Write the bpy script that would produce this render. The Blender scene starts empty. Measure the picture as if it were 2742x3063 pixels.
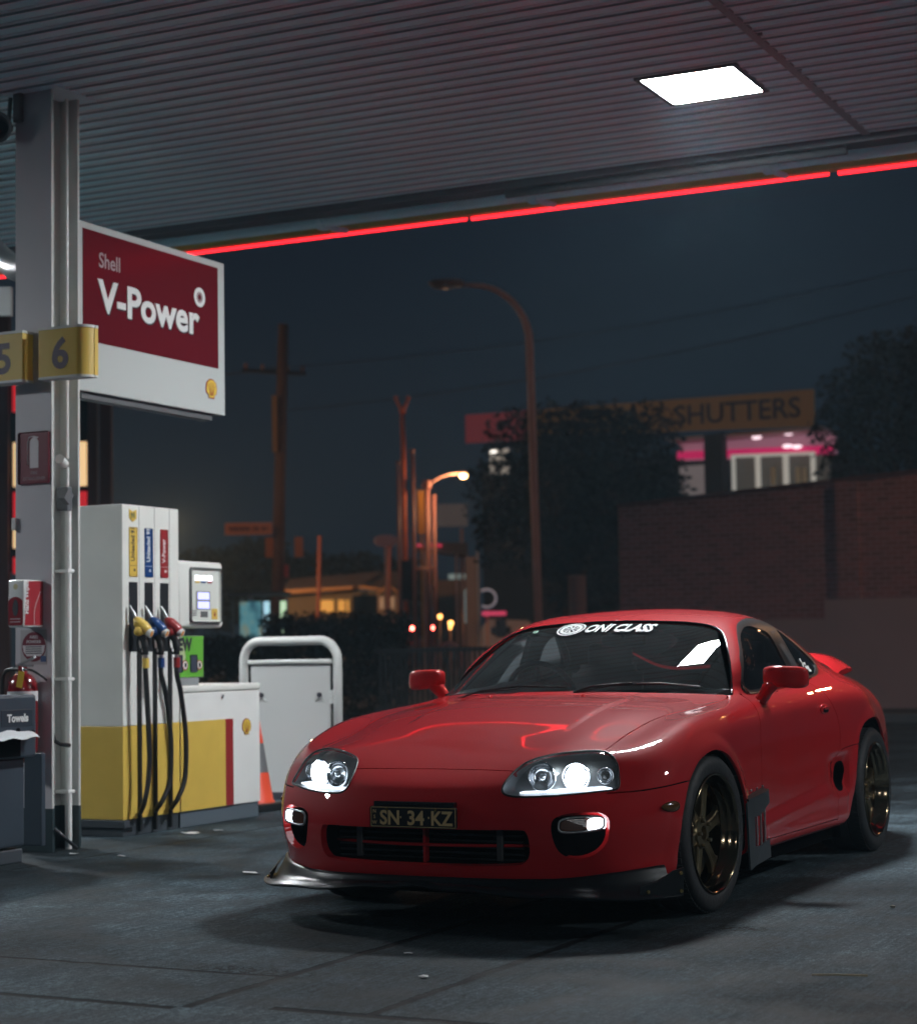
import bpy, bmesh, math, random
from mathutils import Vector, Matrix, kdtree
from mathutils.bvhtree import BVHTree
from mathutils.interpolate import poly_3d_calc
random.seed(7)
R = math.radians
scene = bpy.context.scene
COL = scene.collection

# ------------------------------------------------------------------ camera
# world axes: +x towards the photographer along the car, +y to the car's left, +z up
CAM = Vector((7.656, 3.529, 1.082))
YAW, PITCH, ROLL = 0.461, 0.0701, 0.0158
FWD = Vector((-math.cos(YAW), -math.sin(YAW), 0))
RGT = Vector((-math.sin(YAW), math.cos(YAW), 0))
Fc = FWD * math.cos(PITCH) + Vector((0, 0, math.sin(PITCH)))
Uc = RGT.cross(Fc)
Xc = RGT * math.cos(ROLL) - Uc * math.sin(ROLL)
Yc = RGT * math.sin(ROLL) + Uc * math.cos(ROLL)
cam = bpy.data.cameras.new('camera')
camo = bpy.data.objects.new('camera', cam)
COL.objects.link(camo)
M = Matrix((Xc, Yc, -Fc)).transposed().to_4x4()
M.translation = CAM
camo.matrix_world = M
cam.sensor_fit = 'VERTICAL'; cam.sensor_height = 36; cam.sensor_width = 36
cam.lens = 68.8
cam.clip_start = 0.1; cam.clip_end = 600
cam.dof.use_dof = True
cam.dof.focus_distance = 7.9
cam.dof.aperture_fstop = 3.0
scene.camera = camo

def bg(X, d, z):
    """street frame: X metres to the right, d metres ahead of the photographer, z up"""
    p = CAM + RGT * X + FWD * d
    return Vector((p.x, p.y, z))

# ------------------------------------------------------------------ world: night sky over a lit town
world = bpy.data.worlds.new('World'); scene.world = world
world.use_nodes = True
nt = world.node_tree; nt.nodes.clear()
wo = nt.nodes.new('ShaderNodeOutputWorld'); wb = nt.nodes.new('ShaderNodeBackground')
tc = nt.nodes.new('ShaderNodeTexCoord'); sx = nt.nodes.new('ShaderNodeSeparateXYZ')
cr = nt.nodes.new('ShaderNodeValToRGB')
nt.links.new(tc.outputs['Generated'], sx.inputs[0]); nt.links.new(sx.outputs['Z'], cr.inputs[0])
cr.color_ramp.elements[0].position = 0.0; cr.color_ramp.elements[0].color = (0.0070, 0.0115, 0.0180, 1)
cr.color_ramp.elements[1].position = 0.35; cr.color_ramp.elements[1].color = (0.0050, 0.0092, 0.0165, 1)
nt.links.new(cr.outputs[0], wb.inputs[0]); wb.inputs[1].default_value = 1.0
nt.links.new(wb.outputs[0], wo.inputs[0])
scene.view_settings.view_transform = 'Standard'
scene.view_settings.look = 'None'
scene.view_settings.exposure = 0.0
scene.view_settings.gamma = 1.0
cy = scene.cycles
cy.use_denoising = True
cy.max_bounces = 8; cy.diffuse_bounces = 4; cy.glossy_bounces = 4; cy.transmission_bounces = 6; cy.transparent_max_bounces = 12
cy.sample_clamp_indirect = 6.0
cy.volume_bounces = 1; cy.volume_max_steps = 64
cy.caustics_reflective = False; cy.caustics_refractive = False

# ------------------------------------------------------------------ materials
MATS = {}
def mat(name, col, rough=0.5, metal=0.0, coat=0.0, spec=0.5, emit=None, es=0.0, noise=None, bump=0.0, bscale=40.0, trans=0.0, alpha=1.0):
    if name in MATS: return MATS[name]
    m = bpy.data.materials.new(name); m.use_nodes = True
    n = m.node_tree; b = n.nodes['Principled BSDF']
    b.inputs['Base Color'].default_value = (*col, 1)
    b.inputs['Roughness'].default_value = rough
    b.inputs['Metallic'].default_value = metal
    b.inputs['Coat Weight'].default_value = coat
    b.inputs['Coat Roughness'].default_value = 0.012
    b.inputs['Specular IOR Level'].default_value = spec
    b.inputs['Transmission Weight'].default_value = trans
    b.inputs['Alpha'].default_value = alpha
    if emit:
        b.inputs['Emission Color'].default_value = (*emit, 1); b.inputs['Emission Strength'].default_value = es
    if noise or bump:
        t = n.nodes.new('ShaderNodeTexCoord'); nz = n.nodes.new('ShaderNodeTexNoise')
        nz.inputs['Scale'].default_value = bscale; nz.inputs['Detail'].default_value = 5
        n.links.new(t.outputs['Object'], nz.inputs['Vector'])
        if noise:
            mx = n.nodes.new('ShaderNodeMix'); mx.data_type = 'RGBA'
            mx.inputs[6].default_value = (*[c * (1 - noise) for c in col], 1)
            mx.inputs[7].default_value = (*[min(1, c * (1 + noise)) for c in col], 1)
            n.links.new(nz.outputs['Fac'], mx.inputs[0]); n.links.new(mx.outputs[2], b.inputs['Base Color'])
            mr = n.nodes.new('ShaderNodeMapRange'); mr.inputs[3].default_value = rough * 0.8; mr.inputs[4].default_value = min(1, rough * 1.25)
            n.links.new(nz.outputs['Fac'], mr.inputs[0]); n.links.new(mr.outputs[0], b.inputs['Roughness'])
        if bump:
            bp = n.nodes.new('ShaderNodeBump'); bp.inputs['Strength'].default_value = bump; bp.inputs['Distance'].default_value = 0.01
            n.links.new(nz.outputs['Fac'], bp.inputs['Height']); n.links.new(bp.outputs[0], b.inputs['Normal'])
    MATS[name] = m
    return m

# ------------------------------------------------------------------ scene graph helpers
def link(o): COL.objects.link(o); return o
def tag(o, label=None, cat=None, group=None, kind=None):
    if label: o['label'] = label
    if cat: o['category'] = cat
    if group: o['group'] = group
    if kind: o['kind'] = kind
    return o
def thing(name, label, cat, loc=(0, 0, 0), group=None):
    o = link(bpy.data.objects.new(name, None)); o.location = loc; o.empty_display_size = 0.2
    return tag(o, label, cat, group)
def wloc(o):
    v = Vector((0, 0, 0))
    while o: v += o.location; o = o.parent
    return v
def obj(name, bm, m, parent=None, smooth=False, label=None):
    """link a bmesh (in world coordinates) as one object; origin stays at the parent's"""
    me = bpy.data.meshes.new(name)
    if parent is not None: bmesh.ops.translate(bm, vec=-wloc(parent), verts=bm.verts)
    bm.to_mesh(me); bm.free()
    for mm in (m if isinstance(m, (list, tuple)) else [m]): me.materials.append(mm)
    if smooth:
        me.shade_smooth()
        if smooth != True: me.set_sharp_from_angle(angle=R(smooth))
    o = link(bpy.data.objects.new(name, me))
    if parent is not None: o.parent = parent
    if label: o['label'] = label
    return o
def top(name, bm, m, label, cat, group=None, kind=None, smooth=False):
    """a thing that is one mesh: origin at its base centre"""
    xs = [v.co for v in bm.verts]
    lo = Vector((min(c.x for c in xs), min(c.y for c in xs), min(c.z for c in xs)))
    hi = Vector((max(c.x for c in xs), max(c.y for c in xs), max(c.z for c in xs)))
    c = Vector(((lo.x + hi.x) / 2, (lo.y + hi.y) / 2, lo.z))
    bmesh.ops.translate(bm, vec=-c, verts=bm.verts)
    o = obj(name, bm, m, None, smooth); o.location = c
    return tag(o, label, cat, group, kind)
def new(): return bmesh.new()
def box(bm, x0, x1, y0, y1, z0, z1, bevel=0.0, seg=2, mi=0):
    r = bmesh.ops.create_cube(bm, size=1)
    for v in r['verts']:
        v.co = Vector(((x0 + x1) / 2 + v.co.x * (x1 - x0), (y0 + y1) / 2 + v.co.y * (y1 - y0), (z0 + z1) / 2 + v.co.z * (z1 - z0)))
    fs = set(f for v in r['verts'] for f in v.link_faces)
    for f in fs: f.material_index = mi
    if bevel:
        es = list({e for v in r['verts'] for e in v.link_edges})
        bmesh.ops.bevel(bm, geom=es, offset=bevel, segments=seg, profile=0.5, affect='EDGES', material=mi)
    return bm
def obox(bm, c, ax, ay, az, hx, hy, hz, mi=0):
    """oriented box: centre, three unit axes, half sizes"""
    r = bmesh.ops.create_cube(bm, size=2)
    for v in r['verts']:
        p = v.co.copy(); v.co = Vector(c) + Vector(ax) * p.x * hx + Vector(ay) * p.y * hy + Vector(az) * p.z * hz
    for f in set(f for v in r['verts'] for f in v.link_faces): f.material_index = mi
    return bm
def frame_of(d):
    d = Vector(d).normalized()
    a = d.cross(Vector((0, 0, 1)))
    if a.length < 1e-3: a = d.cross(Vector((1, 0, 0)))
    a.normalize(); return a, d.cross(a).normalized(), d
def tube(bm, pts, r, n=12, cap=True, mi=0, closed=False):
    pts = [Vector(p) for p in pts]; N = len(pts)
    rs = r if isinstance(r, (list, tuple)) else [r] * N
    rings = []; a = None
    for i, p in enumerate(pts):
        if closed: d = pts[(i + 1) % N] - pts[i - 1]
        else: d = pts[min(i + 1, N - 1)] - pts[max(i - 1, 0)]
        d.normalize()
        if a is None: a = frame_of(d)[0]
        a = (a - d * a.dot(d)).normalized(); b = d.cross(a)
        rings.append([bm.verts.new(p + (a * math.cos(2 * math.pi * k / n) + b * math.sin(2 * math.pi * k / n)) * rs[i]) for k in range(n)])
    for i in range(N if closed else N - 1):
        q = rings[(i + 1) % N]
        for k in range(n):
            f = bm.faces.new((rings[i][k], rings[i][(k + 1) % n], q[(k + 1) % n], q[k])); f.material_index = mi; f.smooth = True
    if cap and not closed:
        bm.faces.new(rings[0][::-1]).material_index = mi; bm.faces.new(rings[-1]).material_index = mi
    return bm
def lathe(bm, prof, origin, axis, n=48, mi=0, a0=0.0, a1=2 * math.pi):
    """profile of (radius, distance along axis)"""
    a, b, d = frame_of(axis); o = Vector(origin); full = abs(a1 - a0 - 2 * math.pi) < 1e-6
    K = n if full else n + 1; rings = []
    for k in range(K):
        t = a0 + (a1 - a0) * k / n
        u = a * math.cos(t) + b * math.sin(t)
        rings.append([bm.verts.new(o + u * r + d * h) for r, h in prof])
    for k in range(n):
        p, q = rings[k], rings[(k + 1) % K]
        for i in range(len(prof) - 1):
            try: f = bm.faces.new((p[i], q[i], q[i + 1], p[i + 1])); f.smooth = True; f.material_index = mi
            except ValueError: pass
    bmesh.ops.remove_doubles(bm, verts=[v for r in rings for v in r], dist=1e-6)
    return bm
def prism(bm, pts, vec, mi=0):
    """closed 3D polygon extruded by vec"""
    vs = [bm.verts.new(Vector(p)) for p in pts]; vec = Vector(vec)
    ws = [bm.verts.new(v.co + vec) for v in vs]
    fs = [bm.faces.new(vs[::-1]), bm.faces.new(ws)]
    for i in range(len(vs)):
        j = (i + 1) % len(vs); fs.append(bm.faces.new((vs[i], vs[j], ws[j], ws[i])))
    for f in fs: f.material_index = mi
    bmesh.ops.recalc_face_normals(bm, faces=fs)
    return bm
def catmull(pts, closed=False, per=6):
    pts = [Vector(p) for p in pts]; N = len(pts); out = []
    for i in range(N if closed else N - 1):
        if closed: a, b, c, d = pts[i - 1], pts[i], pts[(i + 1) % N], pts[(i + 2) % N]
        else: a, b, c, d = pts[max(i - 1, 0)], pts[i], pts[i + 1], pts[min(i + 2, N - 1)]
        for k in range(per):
            t = k / per; t2 = t * t; t3 = t2 * t
            out.append(0.5 * (2 * b + (c - a) * t + (2 * a - 5 * b + 4 * c - d) * t2 + (3 * b - a - 3 * c + d) * t3))
    if not closed: out.append(pts[-1].copy())
    return out
def text_mesh(s, size, at, right, up, depth=0.002, bold=0.0, shear=0.0, align='CENTER', sx=1.0):
    """letters as a bmesh; at = centre (or left end) of the baseline"""
    cu = bpy.data.curves.new('lettering', 'FONT'); cu.body = s; cu.size = size; cu.align_x = align
    cu.extrude = depth; cu.offset = bold; cu.shear = shear; cu.resolution_u = 4
    o = bpy.data.objects.new('tmp', cu); COL.objects.link(o)
    dg = bpy.context.evaluated_depsgraph_get(); me = bpy.data.meshes.new_from_object(o.evaluated_get(dg))
    bpy.data.objects.remove(o); bpy.data.curves.remove(cu)
    bm = bmesh.new(); bm.from_mesh(me); bpy.data.meshes.remove(me)
    r = Vector(right).normalized(); u = Vector(up).normalized(); n = r.cross(u)
    for v in bm.verts: v.co = Vector(at) + r * v.co.x * sx + u * v.co.y + n * v.co.z
    return bm
def merge(dst, src, mi=0):
    """append src bmesh into dst with material index mi"""
    mp = {v: dst.verts.new(v.co) for v in src.verts}
    for f in src.faces:
        try:
            g = dst.faces.new([mp[v] for v in f.verts]); g.material_index = mi if mi is not None else f.material_index; g.smooth = f.smooth
        except ValueError: pass
    src.free(); return dst
# ------------------------------------------------------------------ the car
paint = mat('red clearcoat paint', (0.46, 0.011, 0.014), 0.55, 0.0, 1.0, spec=0.08)
blackplastic = mat('black plastic trim', (0.012, 0.013, 0.015), 0.4, bump=0.1, bscale=300)
gloss_black = mat('gloss black', (0.01, 0.011, 0.013), 0.12, coat=0.5)
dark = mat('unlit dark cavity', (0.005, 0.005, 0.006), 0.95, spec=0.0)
rubber = mat('tyre rubber', (0.022, 0.023, 0.025), 0.62, noise=0.25, bump=0.25, bscale=60)
bronze = mat('bronze wheel paint', (0.25, 0.195, 0.11), 0.30, 0.9, noise=0.12, bscale=30)
bronze_lip = mat('polished bronze lip', (0.19, 0.14, 0.09), 0.13, 1.0)
gold = mat('gold anodised bolts', (0.75, 0.5, 0.18), 0.25, 1.0)
chrome = mat('chrome reflector', (0.75, 0.77, 0.8), 0.08, 1.0)
alu = mat('bare aluminium', (0.35, 0.36, 0.37), 0.4, 1.0, noise=0.2, bscale=80)
cabin_mat = mat('dark grey cabin trim', (0.15, 0.16, 0.17), 0.75, noise=0.2, bscale=50)

def glassmat(name, tint, rough=0.0, film=0.0, ior=1.5):   # film: pale diffuse layer painted over the pane to brighten it, plus dust flecks
    m = bpy.data.materials.new(name); m.use_nodes = True; n = m.node_tree; n.nodes.clear()
    out = n.nodes.new('ShaderNodeOutputMaterial'); mx = n.nodes.new('ShaderNodeMixShader')
    fr = n.nodes.new('ShaderNodeFresnel'); fr.inputs[0].default_value = ior
    tr = n.nodes.new('ShaderNodeBsdfTransparent'); tr.inputs[0].default_value = (*tint, 1)
    gl = n.nodes.new('ShaderNodeBsdfGlossy'); gl.inputs['Roughness'].default_value = rough
    n.links.new(fr.outputs[0], mx.inputs[0]); n.links.new(tr.outputs[0], mx.inputs[1]); n.links.new(gl.outputs[0], mx.inputs[2])
    if film:
        df = n.nodes.new('ShaderNodeBsdfDiffuse'); df.inputs[0].default_value = (.72, .78, .80, 1)
        tc = n.nodes.new('ShaderNodeTexCoord'); nz = n.nodes.new('ShaderNodeTexNoise'); nz.inputs['Scale'].default_value = 9; nz.inputs['Detail'].default_value = 8
        vo = n.nodes.new('ShaderNodeTexVoronoi'); vo.inputs['Scale'].default_value = 55
        mr = n.nodes.new('ShaderNodeMapRange'); mr.inputs[1].default_value = .3; mr.inputs[2].default_value = .7; mr.inputs[3].default_value = film * .75; mr.inputs[4].default_value = film * 1.3
        mv = n.nodes.new('ShaderNodeMapRange'); mv.inputs[1].default_value = .035; mv.inputs[2].default_value = .06; mv.inputs[3].default_value = .22 if film < .04 else 0; mv.inputs[4].default_value = 0
        ad = n.nodes.new('ShaderNodeMath'); ad.operation = 'ADD'; m2 = n.nodes.new('ShaderNodeMixShader')
        n.links.new(tc.outputs['Object'], nz.inputs['Vector']); n.links.new(tc.outputs['Object'], vo.inputs['Vector'])
        n.links.new(nz.outputs['Fac'], mr.inputs[0]); n.links.new(vo.outputs['Distance'], mv.inputs[0]); n.links.new(mr.outputs[0], ad.inputs[0]); n.links.new(mv.outputs[0], ad.inputs[1])
        n.links.new(ad.outputs[0], m2.inputs[0]); n.links.new(mx.outputs[0], m2.inputs[1]); n.links.new(df.outputs[0], m2.inputs[2]); mx = m2
    n.links.new(mx.outputs[0], out.inputs[0]); return m
screen_glass = glassmat('windscreen glass', (0.80, 0.84, 0.84), 0.015, .022)
side_glass = glassmat('tinted side glass', (0.26, 0.28, 0.29), 0.01, .008)
lens_glass = glassmat('clear lamp lens', (0.92, 0.94, 0.95), 0.03, .05)

# cage: side columns, rows k0..k12 from sill to centre line, (x, y, z)
def col(x, ys, zs, inner, k7):
    c = [(x, ys[0] - 0.10, 0.165)]
    c += [(x, y, z) for y, z in zip(ys, zs)]
    c.append(k7); c += inner
    return c
SIDE = [
 # corner: levels .20 .27 .34 .41 .47 .53
 [(0.64, .63, .165), (.70, .695, .20), (.735, .705, .27), (.755, .712, .34), (.765, .715, .41), (.745, .715, .47), (.700, .712, .53),
  (.655, .700, .585), (.755, .575, .588), (.825, .45, .584), (.865, .31, .579), (.88, .16, .576), (.884, 0, .575)],
 col(.58, (.79, .805, .822, .830, .825, .800), (.20, .275, .355, .43, .50, .575), [(.625, .635, .662), (.69, .49, .668), (.725, .33, .652), (.742, .17, .641), (.745, 0, .638)], (.58, .735, .638)),
 col(.46, (.845, .860, .875, .880, .872, .850), (.20, .28, .365, .45, .53, .615), [(.49, .65, .694), (.54, .50, .707), (.55, .34, .705), (.555, .17, .699), (.555, 0, .697)], (.455, .775, .690)),
 col(.30, (.86, .875, .888, .892, .887, .868), (.20, .28, .37, .47, .57, .66), [(.31, .66, .730), (.33, .52, .749), (.34, .35, .756), (.34, .17, .757), (.34, 0, .757)], (.30, .795, .735)),
 col(.10, (.865, .88, .893, .897, .892, .872), (.20, .28, .37, .48, .59, .70), [(.10, .672, .776), (.10, .53, .797), (.10, .35, .808), (.10, .17, .811), (.10, 0, .812)], (.10, .805, .776)),
 col(-.12, (.865, .88, .892, .896, .890, .870), (.20, .28, .37, .48, .59, .715), [(-.12, .688, .802), (-.12, .54, .823), (-.12, .36, .838), (-.12, .18, .844), (-.12, 0, .845)], (-.12, .803, .798)),
 col(-.35, (.862, .876, .886, .889, .883, .864), (.20, .28, .37, .48, .59, .73), [(-.35, .700, .820), (-.34, .55, .840), (-.33, .37, .855), (-.33, .18, .861), (-.33, 0, .863)], (-.35, .800, .812)),
 col(-.60, (.858, .87, .878, .879, .873, .855), (.20, .28, .37, .48, .59, .74), [(-.62, .718, .850), (-.565, .58, .862), (-.53, .40, .869), (-.50, .20, .873), (-.49, 0, .874)], (-.60, .795, .820)),
 col(-.85, (.856, .866, .872, .870, .862, .846), (.20, .28, .37, .48, .59, .745), [(-.85, .735, .866), (-.86, .703, .925), (-.865, .655, .985), (-.79, .36, 1.003), (-.765, 0, 1.012)], (-.85, .795, .828)),
 col(-1.15, (.856, .866, .870, .867, .860, .844), (.20, .28, .37, .48, .59, .75), [(-1.15, .740, .868), (-1.16, .675, 1.02), (-1.155, .575, 1.152), (-1.14, .33, 1.182), (-1.135, 0, 1.190)], (-1.15, .797, .835)),
 col(-1.50, (.858, .868, .872, .868, .862, .848), (.20, .28, .37, .48, .59, .76), [(-1.50, .742, .885), (-1.50, .675, 1.05), (-1.50, .575, 1.200), (-1.50, .33, 1.250), (-1.50, 0, 1.262)], (-1.50, .802, .845)),
 col(-1.85, (.862, .875, .886, .888, .884, .870), (.20, .28, .37, .48, .59, .765), [(-1.85, .745, .915), (-1.85, .67, 1.05), (-1.85, .565, 1.168), (-1.85, .33, 1.243), (-1.85, 0, 1.270)], (-1.85, .818, .860)),
 col(-2.15, (.868, .885, .900, .906, .904, .890), (.20, .28, .37, .48, .59, .765), [(-2.15, .735, .933), (-2.15, .66, 1.02), (-2.15, .555, 1.106), (-2.15, .32, 1.198), (-2.15, 0, 1.238)], (-2.15, .832, .870)),
 col(-2.45, (.866, .884, .898, .904, .902, .885), (.20, .28, .37, .48, .59, .76), [(-2.45, .715, .925), (-2.45, .63, .970), (-2.45, .53, 1.028), (-2.45, .31, 1.120), (-2.45, 0, 1.165)], (-2.45, .828, .855)),
 col(-2.75, (.838, .850, .860, .864, .858, .835), (.20, .28, .37, .48, .60, .74), [(-2.75, .655, .912), (-2.75, .58, .932), (-2.75, .49, .960), (-2.75, .28, 1.020), (-2.75, 0, 1.055)], (-2.75, .765, .838)),
 col(-3.05, (.790, .800, .812, .816, .810, .785), (.20, .28, .37, .48, .60, .73), [(-3.05, .600, .898), (-3.05, .52, .910), (-3.05, .43, .920), (-3.05, .25, .940), (-3.05, 0, .953)], (-3.05, .715, .828)),
 col(-3.30, (.690, .705, .715, .718, .712, .690), (.20, .28, .36, .46, .59, .73), [(-3.34, .520, .875), (-3.39, .43, .882), (-3.42, .33, .886), (-3.44, .17, .888), (-3.45, 0, .889)], (-3.28, .620, .815)),
]
FY = [.58, .45, .31, .16, 0]
FX = {0: (.745, .81, .845, .858, .86), 1: (.80, .868, .903, .917, .920), 2: (.828, .893, .926, .938, .941), 3: (.848, .908, .942, .955, .958),
      4: (.852, .913, .950, .966, .970), 5: (.835, .897, .938, .955, .960), 6: (.80, .868, .912, .930, .936)}
FZ = (.165, .20, .27, .34, .41, .47, .53)
RX = (-3.40, -3.46, -3.50, -3.52, -3.52, -3.50, -3.46)
RZ = (.165, .20, .28, .36, .46, .59, .73)

def build_cage():
    bm = new(); P = {}
    def v(co):
        key = (round(co[0], 5), round(co[1], 5), round(co[2], 5))
        if key not in P: P[key] = bm.verts.new(co)
        return P[key]
    def quad(a, b, c, d):
        vs = [v(a), v(b), v(c), v(d)]; bm.faces.new(vs)
        m = [(q[0], -q[1], q[2]) for q in (a, b, c, d)]; bm.faces.new([v(q) for q in m][::-1])
    for i in range(len(SIDE) - 1):
        for k in range(12): quad(SIDE[i][k], SIDE[i][k + 1], SIDE[i + 1][k + 1], SIDE[i + 1][k])
    fr = [[SIDE[0][k] for k in range(8)]]; rr = [[SIDE[-1][k] for k in range(8)]]
    for j in range(5):
        fr.append([(FX[k][j], FY[j], FZ[k]) for k in range(7)] + [SIDE[0][8 + j]])
        yy = (.54, .43, .33, .17, 0)[j]
        rr.append([(RX[k] - .02 * (1 - yy / .54) , yy, RZ[k]) for k in range(7)] + [SIDE[-1][8 + j]])
    for j in range(5):
        for k in range(7):
            quad(fr[j + 1][k], fr[j + 1][k + 1], fr[j][k + 1], fr[j][k])
            quad(rr[j][k], rr[j][k + 1], rr[j + 1][k + 1], rr[j + 1][k])
    bmesh.ops.recalc_face_normals(bm, faces=bm.faces)
    bm.normal_update()
    if max(bm.faces, key=lambda f: f.calc_center_median().z).normal.z < 0: bmesh.ops.reverse_faces(bm, faces=bm.faces)
    bm.normal_update()
    return bm

def subdivided(bm, levels, creases=True):
    me = bpy.data.meshes.new('cage'); bm.to_mesh(me)
    if creases:
        at = me.attributes.new('crease_edge', 'FLOAT', 'EDGE')
        belt = [SIDE[i][8] for i in range(8, 13)]
        cre = {}
        for i in range(len(belt) - 1):
            for s in (1, -1): cre[(round(belt[i][0], 3), round(belt[i + 1][0], 3))] = .6
        for e in me.edges:
            a, b = me.vertices[e.vertices[0]], me.vertices[e.vertices[1]]
            if a.index in BELT and b.index in BELT: at.data[e.index].value = .55
    o = link(bpy.data.objects.new('cage', me)); md = o.modifiers.new('s', 'SUBSURF'); md.levels = levels; md.render_levels = levels
    dg = bpy.context.evaluated_depsgraph_get(); ev = o.evaluated_get(dg)
    out = bpy.data.meshes.new_from_object(ev)
    bpy.data.objects.remove(o); bpy.data.meshes.remove(me)
    return out

cage = build_cage()
cage.verts.ensure_lookup_table(); cage.verts.index_update()
_belt = {(round(c[8][0], 5), round(abs(c[8][1]), 5), round(c[8][2], 5)) for c in SIDE[8:13]}
BELT = {v.index for v in cage.verts if (round(v.co.x, 5), round(abs(v.co.y), 5), round(v.co.z, 5)) in _belt}
target = [v.co.copy() for v in cage.verts]
for it in range(4):                       # move the cage so the limit surface passes through the measured points
    sm = subdivided(cage, 2)
    for v in cage.verts:
        d = target[v.index] - sm.vertices[v.index].co
        v.co += d * (0.8 if it < 3 else 0.5)
    bpy.data.meshes.remove(sm)
full = subdivided(cage, 4)
def sst(a, b, x):
    t = max(0.0, min(1.0, (x - a) / (b - a))); return t * t * (3 - 2 * t)
for v in full.vertices:                   # press details into the fine surface
    x, y, z = v.co; s = 1 if y > 0 else -1; ay = abs(y)
    if z > .66 and -.55 < x < .5:          # raised centre of the hood between two creases
        v.co.z += .006 * sst(.46, .10, x) * sst(.405, .365, ay) * sst(-.56, -.35, x)
    if ay > .7 and z < .62:
        if -1.97 < x < -.45:               # skirt flare under a rising line
            zl_ = .325 + (-.7 - x) * .065
            v.co.y += s * .016 * sst(zl_ + .035, zl_ - .03, z) * sst(-.45, -.62, x) * sst(-1.97, -1.90, x)
        d = .034 * sst(-1.60, -1.86, x) * sst(-1.975, -1.935, x) * sst(.33, .39, z) * sst(.56, .49, z)
        v.co.y -= s * d                    # funnel ahead of the rear wheel
    # returned flange round the wheel arches
    for cx_, cz_, rx_, rz_ in ((.05, .28, .40, .38), (-2.43, .30, .42, .395)):
        if ay > .75 and z > .2:
            q = math.hypot((x - cx_) / rx_, (z - cz_) / rz_)
            v.co.y += s * .010 * sst(1.20, 1.02, q) * sst(.80, .98, q)
full.update()
bvh_verts = [v.co.copy() for v in full.vertices]
bvh_norm = [v.normal.copy() for v in full.vertices]
bvh_poly = [tuple(p.vertices) for p in full.polygons]
BODY = BVHTree.FromPolygons(bvh_verts, bvh_poly)
def smooth_normal(p, guess):
    co, no, idx, dist = BODY.find_nearest(p)
    if co is None: return guess
    vs = bvh_poly[idx]; w = poly_3d_calc([bvh_verts[i] for i in vs], co)
    n = Vector((0, 0, 0))
    for i, ww in zip(vs, w): n += bvh_norm[i] * ww
    n.normalize()
    return n if n.dot(guess) > 0.2 else guess
def surf_y(x, z):
    h = BODY.ray_cast(Vector((x, 2, z)), Vector((0, -1, 0))); return h[0].y if h[0] else .8
def surf_x(y, z):
    h = BODY.ray_cast(Vector((2, y, z)), Vector((-1, 0, 0))); return h[0].x if h[0] else .9
def surf_z(x, y):
    h = BODY.ray_cast(Vector((x, y, 2)), Vector((0, 0, -1))); return h[0].z if h[0] else .8

# half body, cut along outlines
hb = bmesh.new(); hb.from_mesh(full)
bmesh.ops.delete(hb, geom=[f for f in hb.faces if f.calc_center_median().y < 0], context='FACES')
for v in hb.verts:
    if abs(v.co.y) < 1e-5: v.co.y = 0
reg = hb.faces.layers.int.new('reg')
AX = {'side': (0, 2, 1), 'top': (0, 1, 2), 'front': (1, 2, 0)}
def facing(f, view):
    c = f.calc_center_median(); n = f.normal
    if view == 'side': return n.y > 0.10 and c.y > 0.45
    if view == 'top': return n.z > 0.15
    return n.x > 0.03 and c.x > 0.3
def cut(pts, view, closed=True, ok=lambda c: True):
    u, w, d = AX[view]; N = len(pts)
    lo = (min(p[0] for p in pts) - .01, min(p[1] for p in pts) - .01); hi = (max(p[0] for p in pts) + .01, max(p[1] for p in pts) + .01)
    def bb(f):
        a = [v.co[u] for v in f.verts]; b = [v.co[w] for v in f.verts]; return min(a), max(a), min(b), max(b)
    hb.normal_update()
    cand = [f for f in hb.faces if facing(f, view) and ok(f.calc_center_median()) and (lambda q: q[0] < hi[0] and q[1] > lo[0] and q[2] < hi[1] and q[3] > lo[1])(bb(f))]
    cand = set(cand)
    for i in range(N if closed else N - 1):
        a, b = pts[i], pts[(i + 1) % N]
        dx, dy = b[0] - a[0], b[1] - a[1]
        if abs(dx) + abs(dy) < 1e-6: continue
        x0, x1, y0, y1 = min(a[0], b[0]) - 1e-4, max(a[0], b[0]) + 1e-4, min(a[1], b[1]) - 1e-4, max(a[1], b[1]) + 1e-4
        sel = []
        for f in cand:
            if not f.is_valid: continue
            q = bb(f)
            if q[0] < x1 and q[1] > x0 and q[2] < y1 and q[3] > y0: sel.append(f)
        if not sel: continue
        es = {e for f in sel for e in f.edges}; vs = {v for f in sel for v in f.verts}
        co = Vector((0, 0, 0)); co[u], co[w] = a; no = Vector((0, 0, 0)); no[u], no[w] = -dy, dx; no.normalize()
        r = bmesh.ops.bisect_plane(hb, geom=list(sel) + list(es) + list(vs), dist=2e-5, plane_co=co, plane_no=no)
        for g in r['geom']:
            if isinstance(g, bmesh.types.BMFace): cand.add(g)
        cand = {f for f in cand if f.is_valid}
def inside(p, poly):
    x, y = p; c = False; n = len(poly); j = n - 1
    for i in range(n):
        a, b = poly[i], poly[j]
        if (a[1] > y) != (b[1] > y) and x < (b[0] - a[0]) * (y - a[1]) / (b[1] - a[1]) + a[0]: c = not c
        j = i
    return c
def classify(pts, view, val, ok=lambda c: True, only=None):
    u, w, d = AX[view]; hb.normal_update()
    for f in hb.faces:
        if not facing(f, view): continue
        c = f.calc_center_median()
        if ok(c) and (only is None or f[reg] in only) and inside((c[u], c[w]), pts): f[reg] = val
def region(pts, view, val, ok=lambda c: True, only=None, dense=4, smooth=True):
    P = [(p.x, p.y) for p in catmull([(a, b, 0) for a, b in pts], True, dense)] if smooth else list(pts)
    cut(P, view, True, ok); classify(P, view, val, ok, only); return P
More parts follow.
